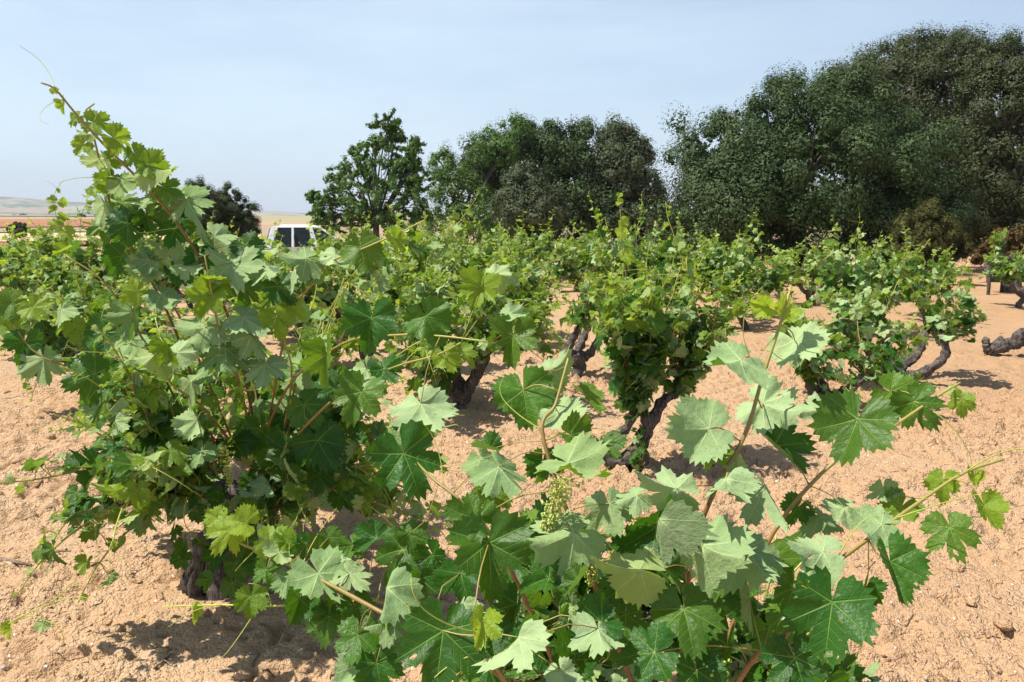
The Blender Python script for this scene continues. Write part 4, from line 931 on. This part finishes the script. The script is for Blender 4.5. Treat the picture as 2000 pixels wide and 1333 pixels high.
# pale shoot tip reaching in from the left edge
root = empty('vine_shoot', at(-40, 1260, 2.1), 'lone yellow green shoot tip with forked tendril reaching in from the left edge', 'vine shoot')
h = Hero(root, 91)
h.cane([(-40, 1260, 2.1), (0, 1230, 2.1), (50, 1200, 2.1), (100, 1178, 2.1)], .0028, .8, 12)
def tend(pts, r0=.0016):
    P = catmull([at(*p) for p in pts], 14) - h.o; m = MB(); add_tube(m, P, np.linspace(r0, r0 * .5, 14), 5, age=.95); m.build('tendril', CANE, root)
tend([(100, 1178, 2.1), (130, 1150, 2.1), (148, 1130, 2.1), (148, 1114, 2.1)]); tend([(100, 1178, 2.1), (150, 1166, 2.1), (176, 1170, 2.1)]); tend([(138, 1146, 2.1), (160, 1142, 2.1), (171, 1147, 2.1)], .001)
tend([(20, 1217, 2.1), (60, 1203, 2.1), (85, 1212, 2.1), (110, 1220, 2.1), (124, 1245, 2.1), (123, 1262, 2.1)], .0016)
h.leaf(22, 1225, 28, 100, 'T', .7, 2.1, 30); h.leaf(84, 1218, 24, 110, 'U', .5, 2.1, 30)

# ------------------------------------------------------------------ trees
OAKBARK = mat_bark('oak_bark', (0.03, 0.024, 0.018), (0.13, 0.11, 0.09), .35, .9, .03)
def crown_mb(lobes, seed, leaf, clump=.26, per=120, core=.5, elong=1.9, up=.35, gap=.0, density=1.0, tint=.35, jitter=.35, spray=0.0, rexp=.33):
    r = np.random.default_rng(seed); mb = MB()
    Cs = np.array([l[0] for l in lobes]); Rs = np.array([l[1] for l in lobes])
    allc = []; allo = []; allr = []
    for c, R in zip(Cs, Rs):
        ar = 4 * pi * np.mean(R) ** 2; cr = clump * (np.mean(R) ** .5)
        n = int(density * ar / (cr * cr * 1.9)) + 4
        D = r.normal(0, 1, (n, 3)); D /= np.linalg.norm(D, axis=1)[:, None]
        q = r.uniform(.62, 1.10, n)[:, None] + jitter * vnoise(D[:, 0] * 3 + seed, D[:, 2] * 3 + D[:, 1] * 2, seed)[:, None]
        P = c + D * R * q
        ins = np.zeros(n, bool)
        for c2, R2 in zip(Cs, Rs):
            if np.allclose(c, c2): continue
            ins |= np.sum(((P - c2) / R2) ** 2, axis=1) < .55
        keep = ~ins & (P[:, 2] > -.1 * np.mean(R)) & (r.random(n) > gap)
        allc.append(P[keep]); allo.append(D[keep]); allr.append(np.full(keep.sum(), cr))
    Pc = np.concatenate(allc); Po = np.concatenate(allo); Pr = np.concatenate(allr); nc = len(Pc)
    N = nc * per; idx = np.repeat(np.arange(nc), per)
    D = r.normal(0, 1, (N, 3)); D /= np.linalg.norm(D, axis=1)[:, None]
    D = D + Po[idx] * .45 + UPV * .15; rad = r.random(N) ** rexp
    P = Pc[idx] + D * (Pr[idx] * r.uniform(.6, 1.25, nc)[idx] * rad)[:, None]
    if spray:
        sd = r.normal(0, 1, (nc, 3)) + Po * .8; sd /= np.linalg.norm(sd, axis=1)[:, None]
        P = P + sd[idx] * (Pr[idx] * spray * r.uniform(-1.6, 1.6, N))[:, None]
    nn = D * 1.35 + UPV * up + r.normal(0, .42, (N, 3)); nn /= np.linalg.norm(nn, axis=1)[:, None]
    t = D * .6 + r.normal(0, .8, (N, 3)); t -= nn * np.sum(t * nn, 1)[:, None]; t /= np.linalg.norm(t, axis=1)[:, None]
    s = np.cross(t, nn); ls = (leaf * r.uniform(.6, 1.25, N) * np.where(rad < .62, 2.0, 1.0))[:, None]
    V = np.stack([P - t * ls * .5, P + s * ls / elong * .5 + nn * ls * .08, P + t * ls * .5, P - s * ls / elong * .5 + nn * ls * .08], 1).reshape(-1, 3)
    Q = np.arange(N * 4).reshape(-1, 4)
    ct = r.random(nc)
    lu = np.zeros((N * 4, 3)); lu[:, 2] = np.repeat(np.clip(ct[idx] ** 2 * tint + r.uniform(-.1, .25, N), 0, 1), 4)
    mb.add(V, None, Q, lu, np.repeat(r.random(N), 4))
    # twigs and bigger leaf sprays deeper in, so the inside is dense and dark
    if core:
        for c, R in zip(Cs, Rs):
            n = int(core * 420 * np.mean(R) ** 2); D = r.normal(0, 1, (n, 3)); D /= np.linalg.norm(D, axis=1)[:, None]
            P = c + D * R * r.uniform(.35, .74, n)[:, None]; P = P[P[:, 2] > .15]; n = len(P)
            nn = r.normal(0, 1, (n, 3)); nn /= np.linalg.norm(nn, axis=1)[:, None]; t = r.normal(0, 1, (n, 3)); t -= nn * np.sum(t * nn, 1)[:, None]; t /= np.linalg.norm(t, axis=1)[:, None]; s = np.cross(t, nn)
            ls = leaf * 2.6 * r.uniform(.7, 1.3, n)[:, None]
            V = np.stack([P - t * ls * .5, P + s * ls * .3, P + t * ls * .5, P - s * ls * .3], 1).reshape(-1, 3)
            lu = np.zeros((n * 4, 3)); mb.add(V, None, np.arange(n * 4).reshape(-1, 4), lu, np.repeat(r.random(n), 4))
    return mb
def tree(name, label, cat, d, gx, lobes_px, leafmat, leaf, seed, group=None, gy=None, trunk_r=.2, **kw):
    """lobes_px: (x, y, radius px, depth offset in m[, flatten]) ; d depth of the tree, gx pixel x of the trunk"""
    bx = (gx - 1000) / FPX * d * 1.0; by = d; bz = gz(bx, by); base = np.array([bx, by, bz]); r = np.random.default_rng(seed)
    low = min(at(l[0], l[1], d)[2] - l[2] / FPX * d * .8 for l in lobes_px)
    if base[2] > low + .5: base[2] = low + .3
    root = empty(name, base, label, cat, group); lobes = []
    for l in lobes_px:
        x, y, R, dd = l[:4]; dz = d + dd; c = at(x, y, dz * cos(PITCH) + 0.0) - base; Rm = R / FPX * dz * .93
        fl = l[4] if len(l) > 4 else .9
        lobes.append((c, np.array([Rm, Rm * (l[5] if len(l) > 5 else .95), Rm * fl])))
    crown_mb(lobes, seed, leaf, **kw).build('crown', leafmat, root, smooth=False)
    mb = MB(); top = np.mean([c for c, _ in lobes], axis=0); zt = min(top[2] * .55, 2.2)
    fork = np.array([top[0] * .25, top[1] * .2, zt])
    add_tube(mb, catmull([[0, 0, -.3], [.02, 0, .3], fork * .6 + [r.normal(0, .08), 0, 0], fork], 10), trunk_r * np.linspace(1.35, .85, 10), 10, .12, seed, ridges=4)
    for k, (c, R) in enumerate(lobes):
        m = (fork + c) / 2 + r.normal(0, .15, 3) * np.linalg.norm(c - fork) * .4
        rr_ = trunk_r * .6 * min(1.0, .5 + .3 * np.mean(R))
        add_tube(mb, catmull([fork - UPV * .1, m, c], 10), rr_ * np.linspace(1, .3, 10), 7, .1, seed + k)
        for q in range(5):
            e = c + nrm(r.normal(0, 1, 3) + UPV * .3) * R * .8
            add_tube(mb, catmull([m + (c - m) * r.uniform(0, .9), (m + e) / 2 + r.normal(0, .1, 3), e], 7), rr_ * np.linspace(.35, .08, 7), 5, .1, seed + k + q)
    mb.build('trunk', OAKBARK, root)
    return root
HOLM = mat_tree('holm_oak_leaf', (0.022, 0.048, 0.012), (0.044, 0.082, 0.022), (0.105, 0.145, 0.052), .6, .22, .10, (.08, .12, .03))
HOLMG = mat_tree('holm_oak_grey_leaf', (0.044, 0.066, 0.028), (0.074, 0.097, 0.043), (0.140, 0.158, 0.080), .65, .2, .12, (.10, .13, .04))
HOLMB = mat_tree('holm_oak_brown_leaf', (0.034, 0.048, 0.017), (0.060, 0.076, 0.028), (0.112, 0.120, 0.052), .6, .2, .12, (.12, .14, .03))
OAK = mat_tree('oak_leaf', (0.058, 0.118, 0.024), (0.092, 0.172, 0.038), (0.145, 0.215, 0.056), .6, .22, .25, (.14, .26, .03))
JUN = mat_tree('juniper_leaf', (0.034, 0.052, 0.016), (0.060, 0.080, 0.026), (0.10, 0.115, 0.042), .7, .2, .1, (.08, .09, .03))
BROOM = mat_tree('broom_leaf', (0.05, 0.06, 0.016), (0.085, 0.09, 0.022), (0.14, 0.10, 0.03), .7, .2, .15, (.1, .12, .02))
DRY = mat_tree('dry_leaf', (0.075, 0.045, 0.018), (0.13, 0.08, 0.03), (0.10, 0.10, 0.035), .8, .1, .2, (.25, .15, .04))
TUFT = mat_tree('grey_tuft_leaf', (0.16, 0.14, 0.12), (0.24, 0.21, 0.18), (0.18, 0.2, 0.12), .8, .1, .1, (.1, .1, .05))

OG = 'oaks behind the vineyard'
tree('oak_tree', 'big round dark holm oak spreading low behind the right half of the vineyard', 'tree', 24, 1540, [
    (1390, 300, 80, 0), (1380, 400, 72, -.3), (1470, 265, 92, .2), (1450, 380, 110, -1.2), (1560, 230, 80, .4), (1525, 205, 45, .3), (1590, 320, 120, -1.5), (1680, 240, 95, 0), (1690, 350, 115, -1.2), (1770, 320, 90, 0), (1560, 430, 110, -.8), (1700, 440, 95, -.6), (1360, 455, 55, 0), (1440, 460, 70, -.6), (1640, 190, 60, .8), (1800, 410, 90, .4)],
    HOLM, .072, 201, OG, trunk_r=.3, clump=.44, per=400, core=.5)
tree('oak_tree', 'tallest holm oak with a knobbly olive crown, behind the big round one', 'tree', 28.5, 1760, [
    (1720, 150, 66, 0), (1790, 118, 58, 0), (1842, 108, 46, .3), (1660, 188, 58, .5), (1632, 176, 36, .5), (1850, 160, 85, -.3), (1770, 200, 100, -.3), (1880, 270, 95, 0), (1800, 320, 110, 0), (1900, 400, 90, 0)],
    HOLMB, .070, 202, OG, trunk_r=.35, clump=.46, per=400, core=.5)
tree('oak_tree', 'dark holm oak cut off by the right edge, growing against the tallest one', 'tree', 25.5, 1990, [
    (1905, 126, 40, .5), (1960, 128, 48, 0), (2010, 168, 80, 0), (1960, 220, 90, -.3), (2040, 280, 120, 0), (1960, 330, 100, -.5), (1930, 430, 80, -.3), (2030, 430, 100, 0), (2090, 190, 100, 0)],
    HOLMB, .068, 203, OG, trunk_r=.35, clump=.46, per=400, core=.5)
tree('oak_tree', 'wide dark oak making the broad back of the middle clump', 'tree', 38, 1060, [
    (1000, 320, 78, 0), (1075, 300, 62, -.5), (1060, 275, 36, 0), (1120, 310, 70, 0), (1110, 390, 80, -.5), (1180, 370, 75, 0), (1010, 400, 80, 0), (940, 330, 55, .4), (1150, 430, 70, 0), (1120, 280, 36, 0)],
    HOLM, .12, 204, OG, trunk_r=.32, clump=.46, per=200, core=.4)
tree('oak_tree', 'tall grey green oak at the right end of the middle clump', 'tree', 37, 1220, [
    (1205, 275, 38, 0), (1235, 300, 36, 0), (1215, 320, 50, -.3), (1245, 370, 52, 0), (1270, 410, 40, 0), (1200, 400, 60, 0), (1285, 440, 34, 0), (1250, 440, 50, -.3)],
    HOLMG, .11, 205, OG, trunk_r=.25, clump=.44, per=190, core=.4)
tree('oak_tree', 'leafy green oak with ragged top at the left end of the middle clump', 'tree', 36, 900, [
    (862, 320, 26, 0), (880, 345, 36, 0), (905, 390, 58, 0), (950, 290, 34, .4), (1005, 262, 34, .6), (975, 300, 38, .4), (870, 430, 48, 0), (930, 430, 62, -.4)],
    OAK, .09, 206, OG, trunk_r=.22, clump=.40, per=110, core=.15, gap=.2)
tree('oak_tree', 'small pale grey green holm oak in front of the middle clump', 'tree', 33, 1030, [
    (1025, 362, 40, 0), (1005, 395, 40, 0), (1050, 400, 46, -.2), (1025, 430, 52, -.2), (1070, 430, 34, 0)],
    HOLMG, .095, 207, OG, trunk_r=.18, clump=.36, per=190, core=.5)
tree('oak_tree', 'dark small oak filling the gap beside the big round holm oak', 'tree', 40, 1300, [
    (1300, 425, 24, 0), (1305, 450, 32, 0), (1330, 450, 40, 0)], HOLMG, .12, 208, OG, trunk_r=.18, clump=.28, per=80, core=.4)
# the lone airy oak: separate leaf sprays along its limbs
tree('oak_tree', 'lone airy green oak with sky showing between its branches', 'tree', 30, 738, [
    (760, 235, 16, 0), (742, 258, 20, 0), (770, 265, 16, .2), (730, 285, 24, 0), (765, 300, 28, -.2), (700, 300, 16, .2), (795, 290, 18, .3), (812, 285, 12, 0), (690, 325, 22, 0), (735, 335, 34, -.3), (790, 340, 30, 0), (812, 320, 16, 0), (665, 345, 22, .2), (820, 360, 22, .2), (700, 375, 36, -.2), (755, 385, 40, -.3), (645, 385, 22, 0), (800, 395, 32, 0), (615, 388, 14, .2), (632, 405, 22, -.2), (672, 415, 34, 0), (720, 425, 36, -.3), (780, 430, 34, 0), (622, 430, 16, .3), (822, 415, 18, .2), (650, 440, 22, 0)],
    OAK, .085, 209, OG, trunk_r=.13, clump=.24, per=70, core=.0, gap=.55, spray=1.0, rexp=.7, jitter=.8, density=.62)
JG = 'juniper bushes beside the pickup'
def juniper(label, d, gx, lob, seed, mat=JUN, name='juniper_bush', cat='bush', grp=JG, leaf=.09, **kw):
    k = dict(trunk_r=.09, clump=.24, per=150, core=.5, elong=4.0, up=.9, jitter=.6); k.update(kw)
    return tree(name, label, cat, d, gx, lob, mat, leaf, seed, grp, **k)
juniper('dark rounded juniper bush with feathery top, right one of the pair left of the pickup', 33, 450, [(445, 400, 28, 0, 1.2), (465, 420, 30, 0, 1.1), (430, 430, 36, 0), (475, 450, 26, 0), (440, 455, 38, 0)], 211)
juniper('darker juniper bush partly behind the long shoots of the leaning vine', 32, 385, [(385, 385, 24, 0, 1.3), (360, 405, 28, 0), (400, 420, 36, 0, 1.1), (350, 440, 36, 0), (395, 450, 38, 0), (325, 430, 20, 0)], 212)
juniper('small dark bush at the edge of the red field, far left', 60, 22, [(34, 444, 8, 0, .8), (46, 448, 8, 0, .8), (24, 450, 8, 0, .8), (36, 455, 10, 0, .8)], 213, name='field_bush', grp='bushes in the fields', leaf=.16)
for (x, y, R, d, lab) in [(46, 422, 6, 1000, 'dark tree on the field edge, far left below the hills'), (28, 423, 4.5, 1010, 'smaller dark tree beside the dark one on the far field edge'), (142, 426, 3, 940, 'tiny dark bush in the far grass strip')]:
    juniper(lab, d, x, [(x, y, R, 0, .6), (x + R, y + 1, R * .7, 0, .6), (x - R, y + 1, R * .7, 0, .6)], 220 + x, name='field_tree', cat='tree', grp='trees in the fields', leaf=.8, per=40, trunk_r=.25, clump=.5)
juniper('olive green broom shrub in the shade below the holm oaks', 18.6, 1800, [(1810, 425, 18, 0, 1.8), (1790, 455, 34, 0, 1.2), (1830, 460, 34, 0, 1.2), (1775, 490, 34, 0, 1), (1815, 495, 38, 0, .9), (1855, 490, 28, 0, 1)], 231, BROOM, 'broom_shrub', 'shrub', 'shrubs at the right', .075)
juniper('brown orange dry shrub at the right edge', 18.2, 1985, [(1992, 468, 14, 0, 1.4), (2010, 495, 20, 0, 1.2), (1988, 500, 12, 0, 1)], 232, DRY, 'dry_shrub', 'shrub', 'shrubs at the right', .075, elong=1.8, per=40, core=.2)
juniper('rusty dry shrub behind the small leaning vine at the right', 19.4, 1935, [(1955, 462, 9, 0, 1.4), (1938, 480, 14, 0, 1.2), (1915, 500, 13, 0, 1), (1952, 495, 13, 0, 1)], 233, DRY, 'dry_shrub', 'shrub', 'shrubs at the right', .075, elong=1.8, per=40, core=.2)
juniper('low grey cushion of dry grass at the right edge', 17.0, 1965, [(1960, 520, 26, 0, .6), (1985, 520, 20, 0, .6)], 234, TUFT, 'grass_tussock', 'grass tussock', None, .09, elong=6)
# young vine leaning away by the shrubs
b = gnd(1912, 556); b = np.array([(1920 - 1000) / FPX * 16.6, 16.4, 0]); b[2] = gz(b[0], b[1]); dL = np.dot(b + UPV * .3 - CAMP, FW)
build_vine(b, 33, 'small vine with a bare dark trunk leaning right in front of the rusty shrub', GRP, H=1.35, unit=.08, lod=1, head=at(1928, 525, dL) - b, r0=.04, arms=[[at(1938, 510, dL) - b, at(1948, 498, dL) - b]], ncane=7, spread=.5, lean=(-.35, 0, 0), skirt=False)

# ------------------------------------------------------------------ white pickup
WHITE = mat_plain('white_paint', (0.80, 0.80, 0.80), .32, 0, .5, 6, .03, .6)
DARKP = mat_plain('black_plastic', (0.03, 0.03, 0.032), .6); RUB = mat_plain('tyre_rubber', (0.022, 0.022, 0.022), .85); RIMM = mat_plain('steel_rim', (0.5, 0.5, 0.52), .35, .9)
REDL = mat_plain('red_lens', (0.5, 0.02, 0.015), .2); CLEAR = mat_plain('lamp_lens', (0.75, 0.76, 0.78), .15); SEATM = mat_plain('grey_seat_cloth', (0.22, 0.20, 0.18), .9)
GLASS = mat_glass('tinted_glass', (0.38, 0.42, 0.42, 1), .0)
def bm_obj(name, bm, mat, parent, bevel=0.0, smooth=False):
    if bevel: bmesh.ops.bevel(bm, geom=list(bm.edges), offset=bevel, segments=2, profile=.6, affect='EDGES', clamp_overlap=True)
    bmesh.ops.recalc_face_normals(bm, faces=bm.faces)
    me = bpy.data.meshes.new(name); bm.to_mesh(me); bm.free()
    if smooth:
        for p in me.polygons: p.use_smooth = True
    me.materials.append(mat); o = bpy.data.objects.new(name, me); C.objects.link(o); o.parent = parent; return o
def bm_prism(bm, prof, y0, y1):
    """side profile (x,z) extruded from y0 to y1"""
    a = [bm.verts.new((x, y0, z)) for x, z in prof]; c = [bm.verts.new((x, y1, z)) for x, z in prof]; n = len(prof)
    bm.faces.new(a); bm.faces.new(c[::-1])
    for i in range(n): bm.faces.new((a[i], c[i], c[(i + 1) % n], a[(i + 1) % n]))
def bm_box(bm, x0, x1, y0, y1, z0, z1): bm_prism(bm, [(x0, z0), (x1, z0), (x1, z1), (x0, z1)], y0, y1)
def bm_hex(bm, bot, top):
    a = [bm.verts.new(p) for p in bot]; c = [bm.verts.new(p) for p in top]
    bm.faces.new(a); bm.faces.new(c[::-1])
    for i in range(4): bm.faces.new((a[i], c[i], c[(i + 1) % 4], a[(i + 1) % 4]))
def bar(bm, p, q, wx, wy):
    p = np.array(p, float); q = np.array(q, float); k = np.array([[-wx, -wy, 0], [wx, -wy, 0], [wx, wy, 0], [-wx, wy, 0]]) / 2
    bm_hex(bm, [tuple(p + v) for v in k], [tuple(q + v) for v in k])
def pickup():
    d = 25.8; x = (588 - 1000) / FPX * d; z = gz(x, d) - .10
    root = empty('pickup_truck', (x, d, z), 'white double cab pickup parked beyond the vines by the dark junipers', 'pickup truck')
    root.rotation_euler = (0, 0, radians(15)); root.scale = (1.18, 1, 1)
    W = .90
    def arch(cx, r, n=10): return [(cx + r * cos(pi - pi * k / n), .45 + r * sin(pi - pi * k / n)) for k in range(n + 1)]
    # lower body as two flanks and floor, bonnet, bed
    prof = [(-2.55, .50)] + arch(-1.55, .42) + [(-1.1, .42), (1.0, .42)] + arch(1.62, .42) + [(2.5, .45), (2.55, .75), (2.45, .98), (1.25, 1.10), (-.62, 1.06), (-2.55, 1.06)]
    bm = bmesh.new(); bm_prism(bm, prof, -W, -W + .07); bm_obj('body_side', bm, WHITE, root, .015)
    bm = bmesh.new(); bm_prism(bm, prof, W - .07, W); bm_obj('body_side', bm, WHITE, root, .015)
    bm = bmesh.new(); bm_prism(bm, [(1.1, 1.08), (1.25, 1.12), (2.4, 1.0), (2.52, .8), (2.4, .95), (1.2, 1.03)], -W + .06, W - .06); bm_obj('bonnet', bm, WHITE, root, .01)
    bm = bmesh.new(); bm_box(bm, -2.5, 2.4, -W + .075, W - .075, .52, .60); bm_obj('floor', bm, DARKP, root)
    bm = bmesh.new(); bm_box(bm, -2.57, -2.50, -W + .075, W - .075, .58, 1.05); t = bm_obj('tailgate', bm, WHITE, root, .012)
    bm = bmesh.new(); bm_box(bm, -2.60, -2.575, -.12, .12, .88, .93); bm_obj('handle', bm, DARKP, t)
    bm = bmesh.new(); bm_box(bm, -2.68, -2.58, -.85, .85, .46, .57); bm_obj('bumper', bm, RIMM, root, .02)
    bm = bmesh.new(); bm_box(bm, 2.56, 2.66, -.88, .88, .42, .66); bm_obj('bumper', bm, WHITE, root, .03)
    bm = bmesh.new(); bm_box(bm, 2.50, 2.58, -.5, .5, .70, .92); bm_obj('grille', bm, DARKP, root, .01)
    for s in (-1, 1):
        bm = bmesh.new(); bm_box(bm, 2.42, 2.56, s * .72 - .16, s * .72 + .16, .76, .93); bm_obj('headlight', bm, CLEAR, root, .02)
        bm = bmesh.new(); bm_box(bm, -2.585, -2.44, s * .835 - .07, s * .835 + .07, .64, 1.0); bm_obj('tail_light', bm, REDL, root, .012)
        bm = bmesh.new(); bm_hex(bm, [(1.0, s * .90, 1.12), (1.14, s * .90, 1.12), (1.14, s * 1.08, 1.12), (1.0, s * 1.08, 1.12)], [(.98, s * .92, 1.3), (1.08, s * .92, 1.3), (1.08, s * 1.06, 1.3), (.98, s * 1.06, 1.3)]); bm_obj('mirror', bm, DARKP, root, .015)
        for hx in (-.35, .65):
            bm = bmesh.new(); bm_box(bm, hx - .1, hx + .08, s * .915 - .012, s * .915 + .012, .94, .98); bm_obj('door_handle', bm, DARKP, root, .004)
    # cab: roof, pillars, panes
    zr = 1.72; yb = W - .05; yt = .68
    cab = MB()
    bm = bmesh.new()
    bm_hex(bm, [(-.62, -yt, zr - .05), (.55, -yt, zr - .05), (.55, yt, zr - .05), (-.62, yt, zr - .05)], [(-.45, -yt + .1, zr + .03), (.35, -yt + .1, zr + .03), (.35, yt - .1, zr + .03), (-.45, yt - .1, zr + .03)])
    for s in (-1, 1):
        bar(bm, (-.80, s * yb, 1.05), (-.60, s * (yt - .02), zr - .03), .16, .09)
        bar(bm, (-.18, s * yb, 1.05), (-.16, s * (yt - .02), zr - .03), .06, .06)
        bar(bm, (.42, s * yb, 1.05), (.28, s * (yt - .02), zr - .03), .11, .07)
        bar(bm, (1.22, s * (yb - .02), 1.08), (.50, s * (yt - .04), zr - .03), .08, .08)
    bm_box(bm, -.88, -.80, -yb, yb, .58, 1.08)
    bm_obj('cab', bm, WHITE, root, .012)
    def pane(pts):
        n = nrm(np.cross(np.array(pts[1]) - pts[0], np.array(pts[2]) - pts[0])) * .004
        bm = bmesh.new(); bm_hex(bm, [tuple(np.array(p) - n) for p in pts], [tuple(np.array(p) + n) for p in pts]); bm_obj('window', bm, GLASS, root)
    for s in (-1, 1):
        yy = lambda z_: s * (yb + (yt - yb) * (z_ - 1.05) / (zr - 1.05) - .012)
        pane([(-.70, yy(1.08), 1.08), (-.21, yy(1.08), 1.08), (-.19, yy(1.66), 1.66), (-.54, yy(1.66), 1.66)])
        pane([(-.14, yy(1.08), 1.08), (.36, yy(1.08), 1.08), (.23, yy(1.66), 1.66), (-.13, yy(1.66), 1.66)])
        pane([(.47, yy(1.08), 1.08), (1.14, yy(1.08), 1.08), (.52, yy(1.64), 1.64), (.34, yy(1.66), 1.66)])
    pane([(-.79, -.72, 1.12), (-.79, .72, 1.12), (-.62, .60, 1.64), (-.62, -.60, 1.64)])
    pane([(1.18, -.78, 1.10), (1.18, .78, 1.10), (.54, .6, 1.66), (.54, -.6, 1.66)])
    bm = bmesh.new()
    for y in np.linspace(-.6, .6, 5): bar(bm, (-.90, y, 1.06), (-.76, y * .85, 1.66), .03, .03)
    bm_box(bm, -.94, -.90, -.75, .75, 1.04, 1.09); bm_obj('cab_guard', bm, WHITE, root, .004)
    for sx in (-.35, .35):
        for sy in (-.38, .38):
            bm = bmesh.new(); bm_hex(bm, [(sx - .32, sy - .25, .62), (sx + .2, sy - .25, .62), (sx + .2, sy + .25, .62), (sx - .32, sy + .25, .62)], [(sx - .30, sy - .25, .85), (sx + .2, sy - .25, .85), (sx + .2, sy + .25, .85), (sx - .30, sy + .25, .85)])
            bm_hex(bm, [(sx - .40, sy - .24, .86), (sx - .26, sy - .24, .86), (sx - .26, sy + .24, .86), (sx - .40, sy + .24, .86)], [(sx - .52, sy - .17, 1.42), (sx - .42, sy - .17, 1.42), (sx - .42, sy + .17, 1.42), (sx - .52, sy + .17, 1.42)])
            bm_obj('seat', bm, SEATM, root, .03)
    for cx in (-1.55, 1.62):
        for s in (-1, 1):
            ring = []
            mb = MB(); prof = [(.20, -.09), (.30, -.11), (.36, -.09), (.375, 0), (.36, .09), (.30, .11), (.20, .09)]
            A = np.arange(28) * 2 * pi / 28
            V = np.concatenate([np.stack([cx + rr_ / 1.18 * np.cos(A), np.full(28, s * .80 + yy_), .38 + rr_ * np.sin(A)], 1) for rr_, yy_ in prof]); i = np.arange(6)[:, None] * 28; j = np.arange(28)[None]
            mb.add(V, None, np.stack([i + j, i + (j + 1) % 28, i + 28 + (j + 1) % 28, i + 28 + j], -1).reshape(-1, 4)); ty = mb.build('wheel', RUB, root)
            bm = bmesh.new(); bmesh.ops.create_cone(bm, cap_ends=True, segments=28, radius1=.205, radius2=.16, depth=.10)
            for v in bm.verts: v.co = Vector((cx + v.co.x / 1.18, s * (.83 + v.co.z * .5), .38 + v.co.y))
            bm_obj('rim', bm, RIMM, ty, 0, True)
pickup()

# a thin dark stake standing among the middle vines
STK = mat_plain('weathered_stake', (0.55, 0.53, 0.50), .8)
p = gnd(1085, 560); q = at(1085, 478, np.dot(p - CAMP, FW) + .6); p = np.array([q[0], q[1], gz(q[0], q[1])]); mb = MB()
add_tube(mb, catmull([p - UPV * .2, (p + q) / 2, q], 6), [.02, .019, .018, .018, .017, .015], 8, .06, 3); tag(mb.build('stake', STK, loc=p), 'pale thin stake standing among the leaves behind the Y shaped vine', 'stake')

# ------------------------------------------------------------------ summer haze over the plain
bm = bmesh.new(); bmesh.ops.create_cube(bm, size=1.0)
for v in bm.verts: v.co = Vector((v.co.x * 20400, v.co.y * 20400, 130 + v.co.z * 520))
me = bpy.data.meshes.new('haze'); bm.to_mesh(me); bm.free(); hz = bpy.data.objects.new('haze', me); C.objects.link(hz)
hm = bpy.data.materials.new('haze'); hm.use_nodes = True; hm.node_tree.nodes.clear()
ho = hm.node_tree.nodes.new('ShaderNodeOutputMaterial'); hv = hm.node_tree.nodes.new('ShaderNodeVolumePrincipled')
hv.inputs['Color'].default_value = (.80, .88, 1, 1); hv.inputs['Density'].default_value = HAZE
hm.node_tree.links.new(hv.outputs[0], ho.inputs['Volume']); me.materials.append(hm)
tag(hz, 'thin pale summer haze over the plain', None, None, 'stuff')
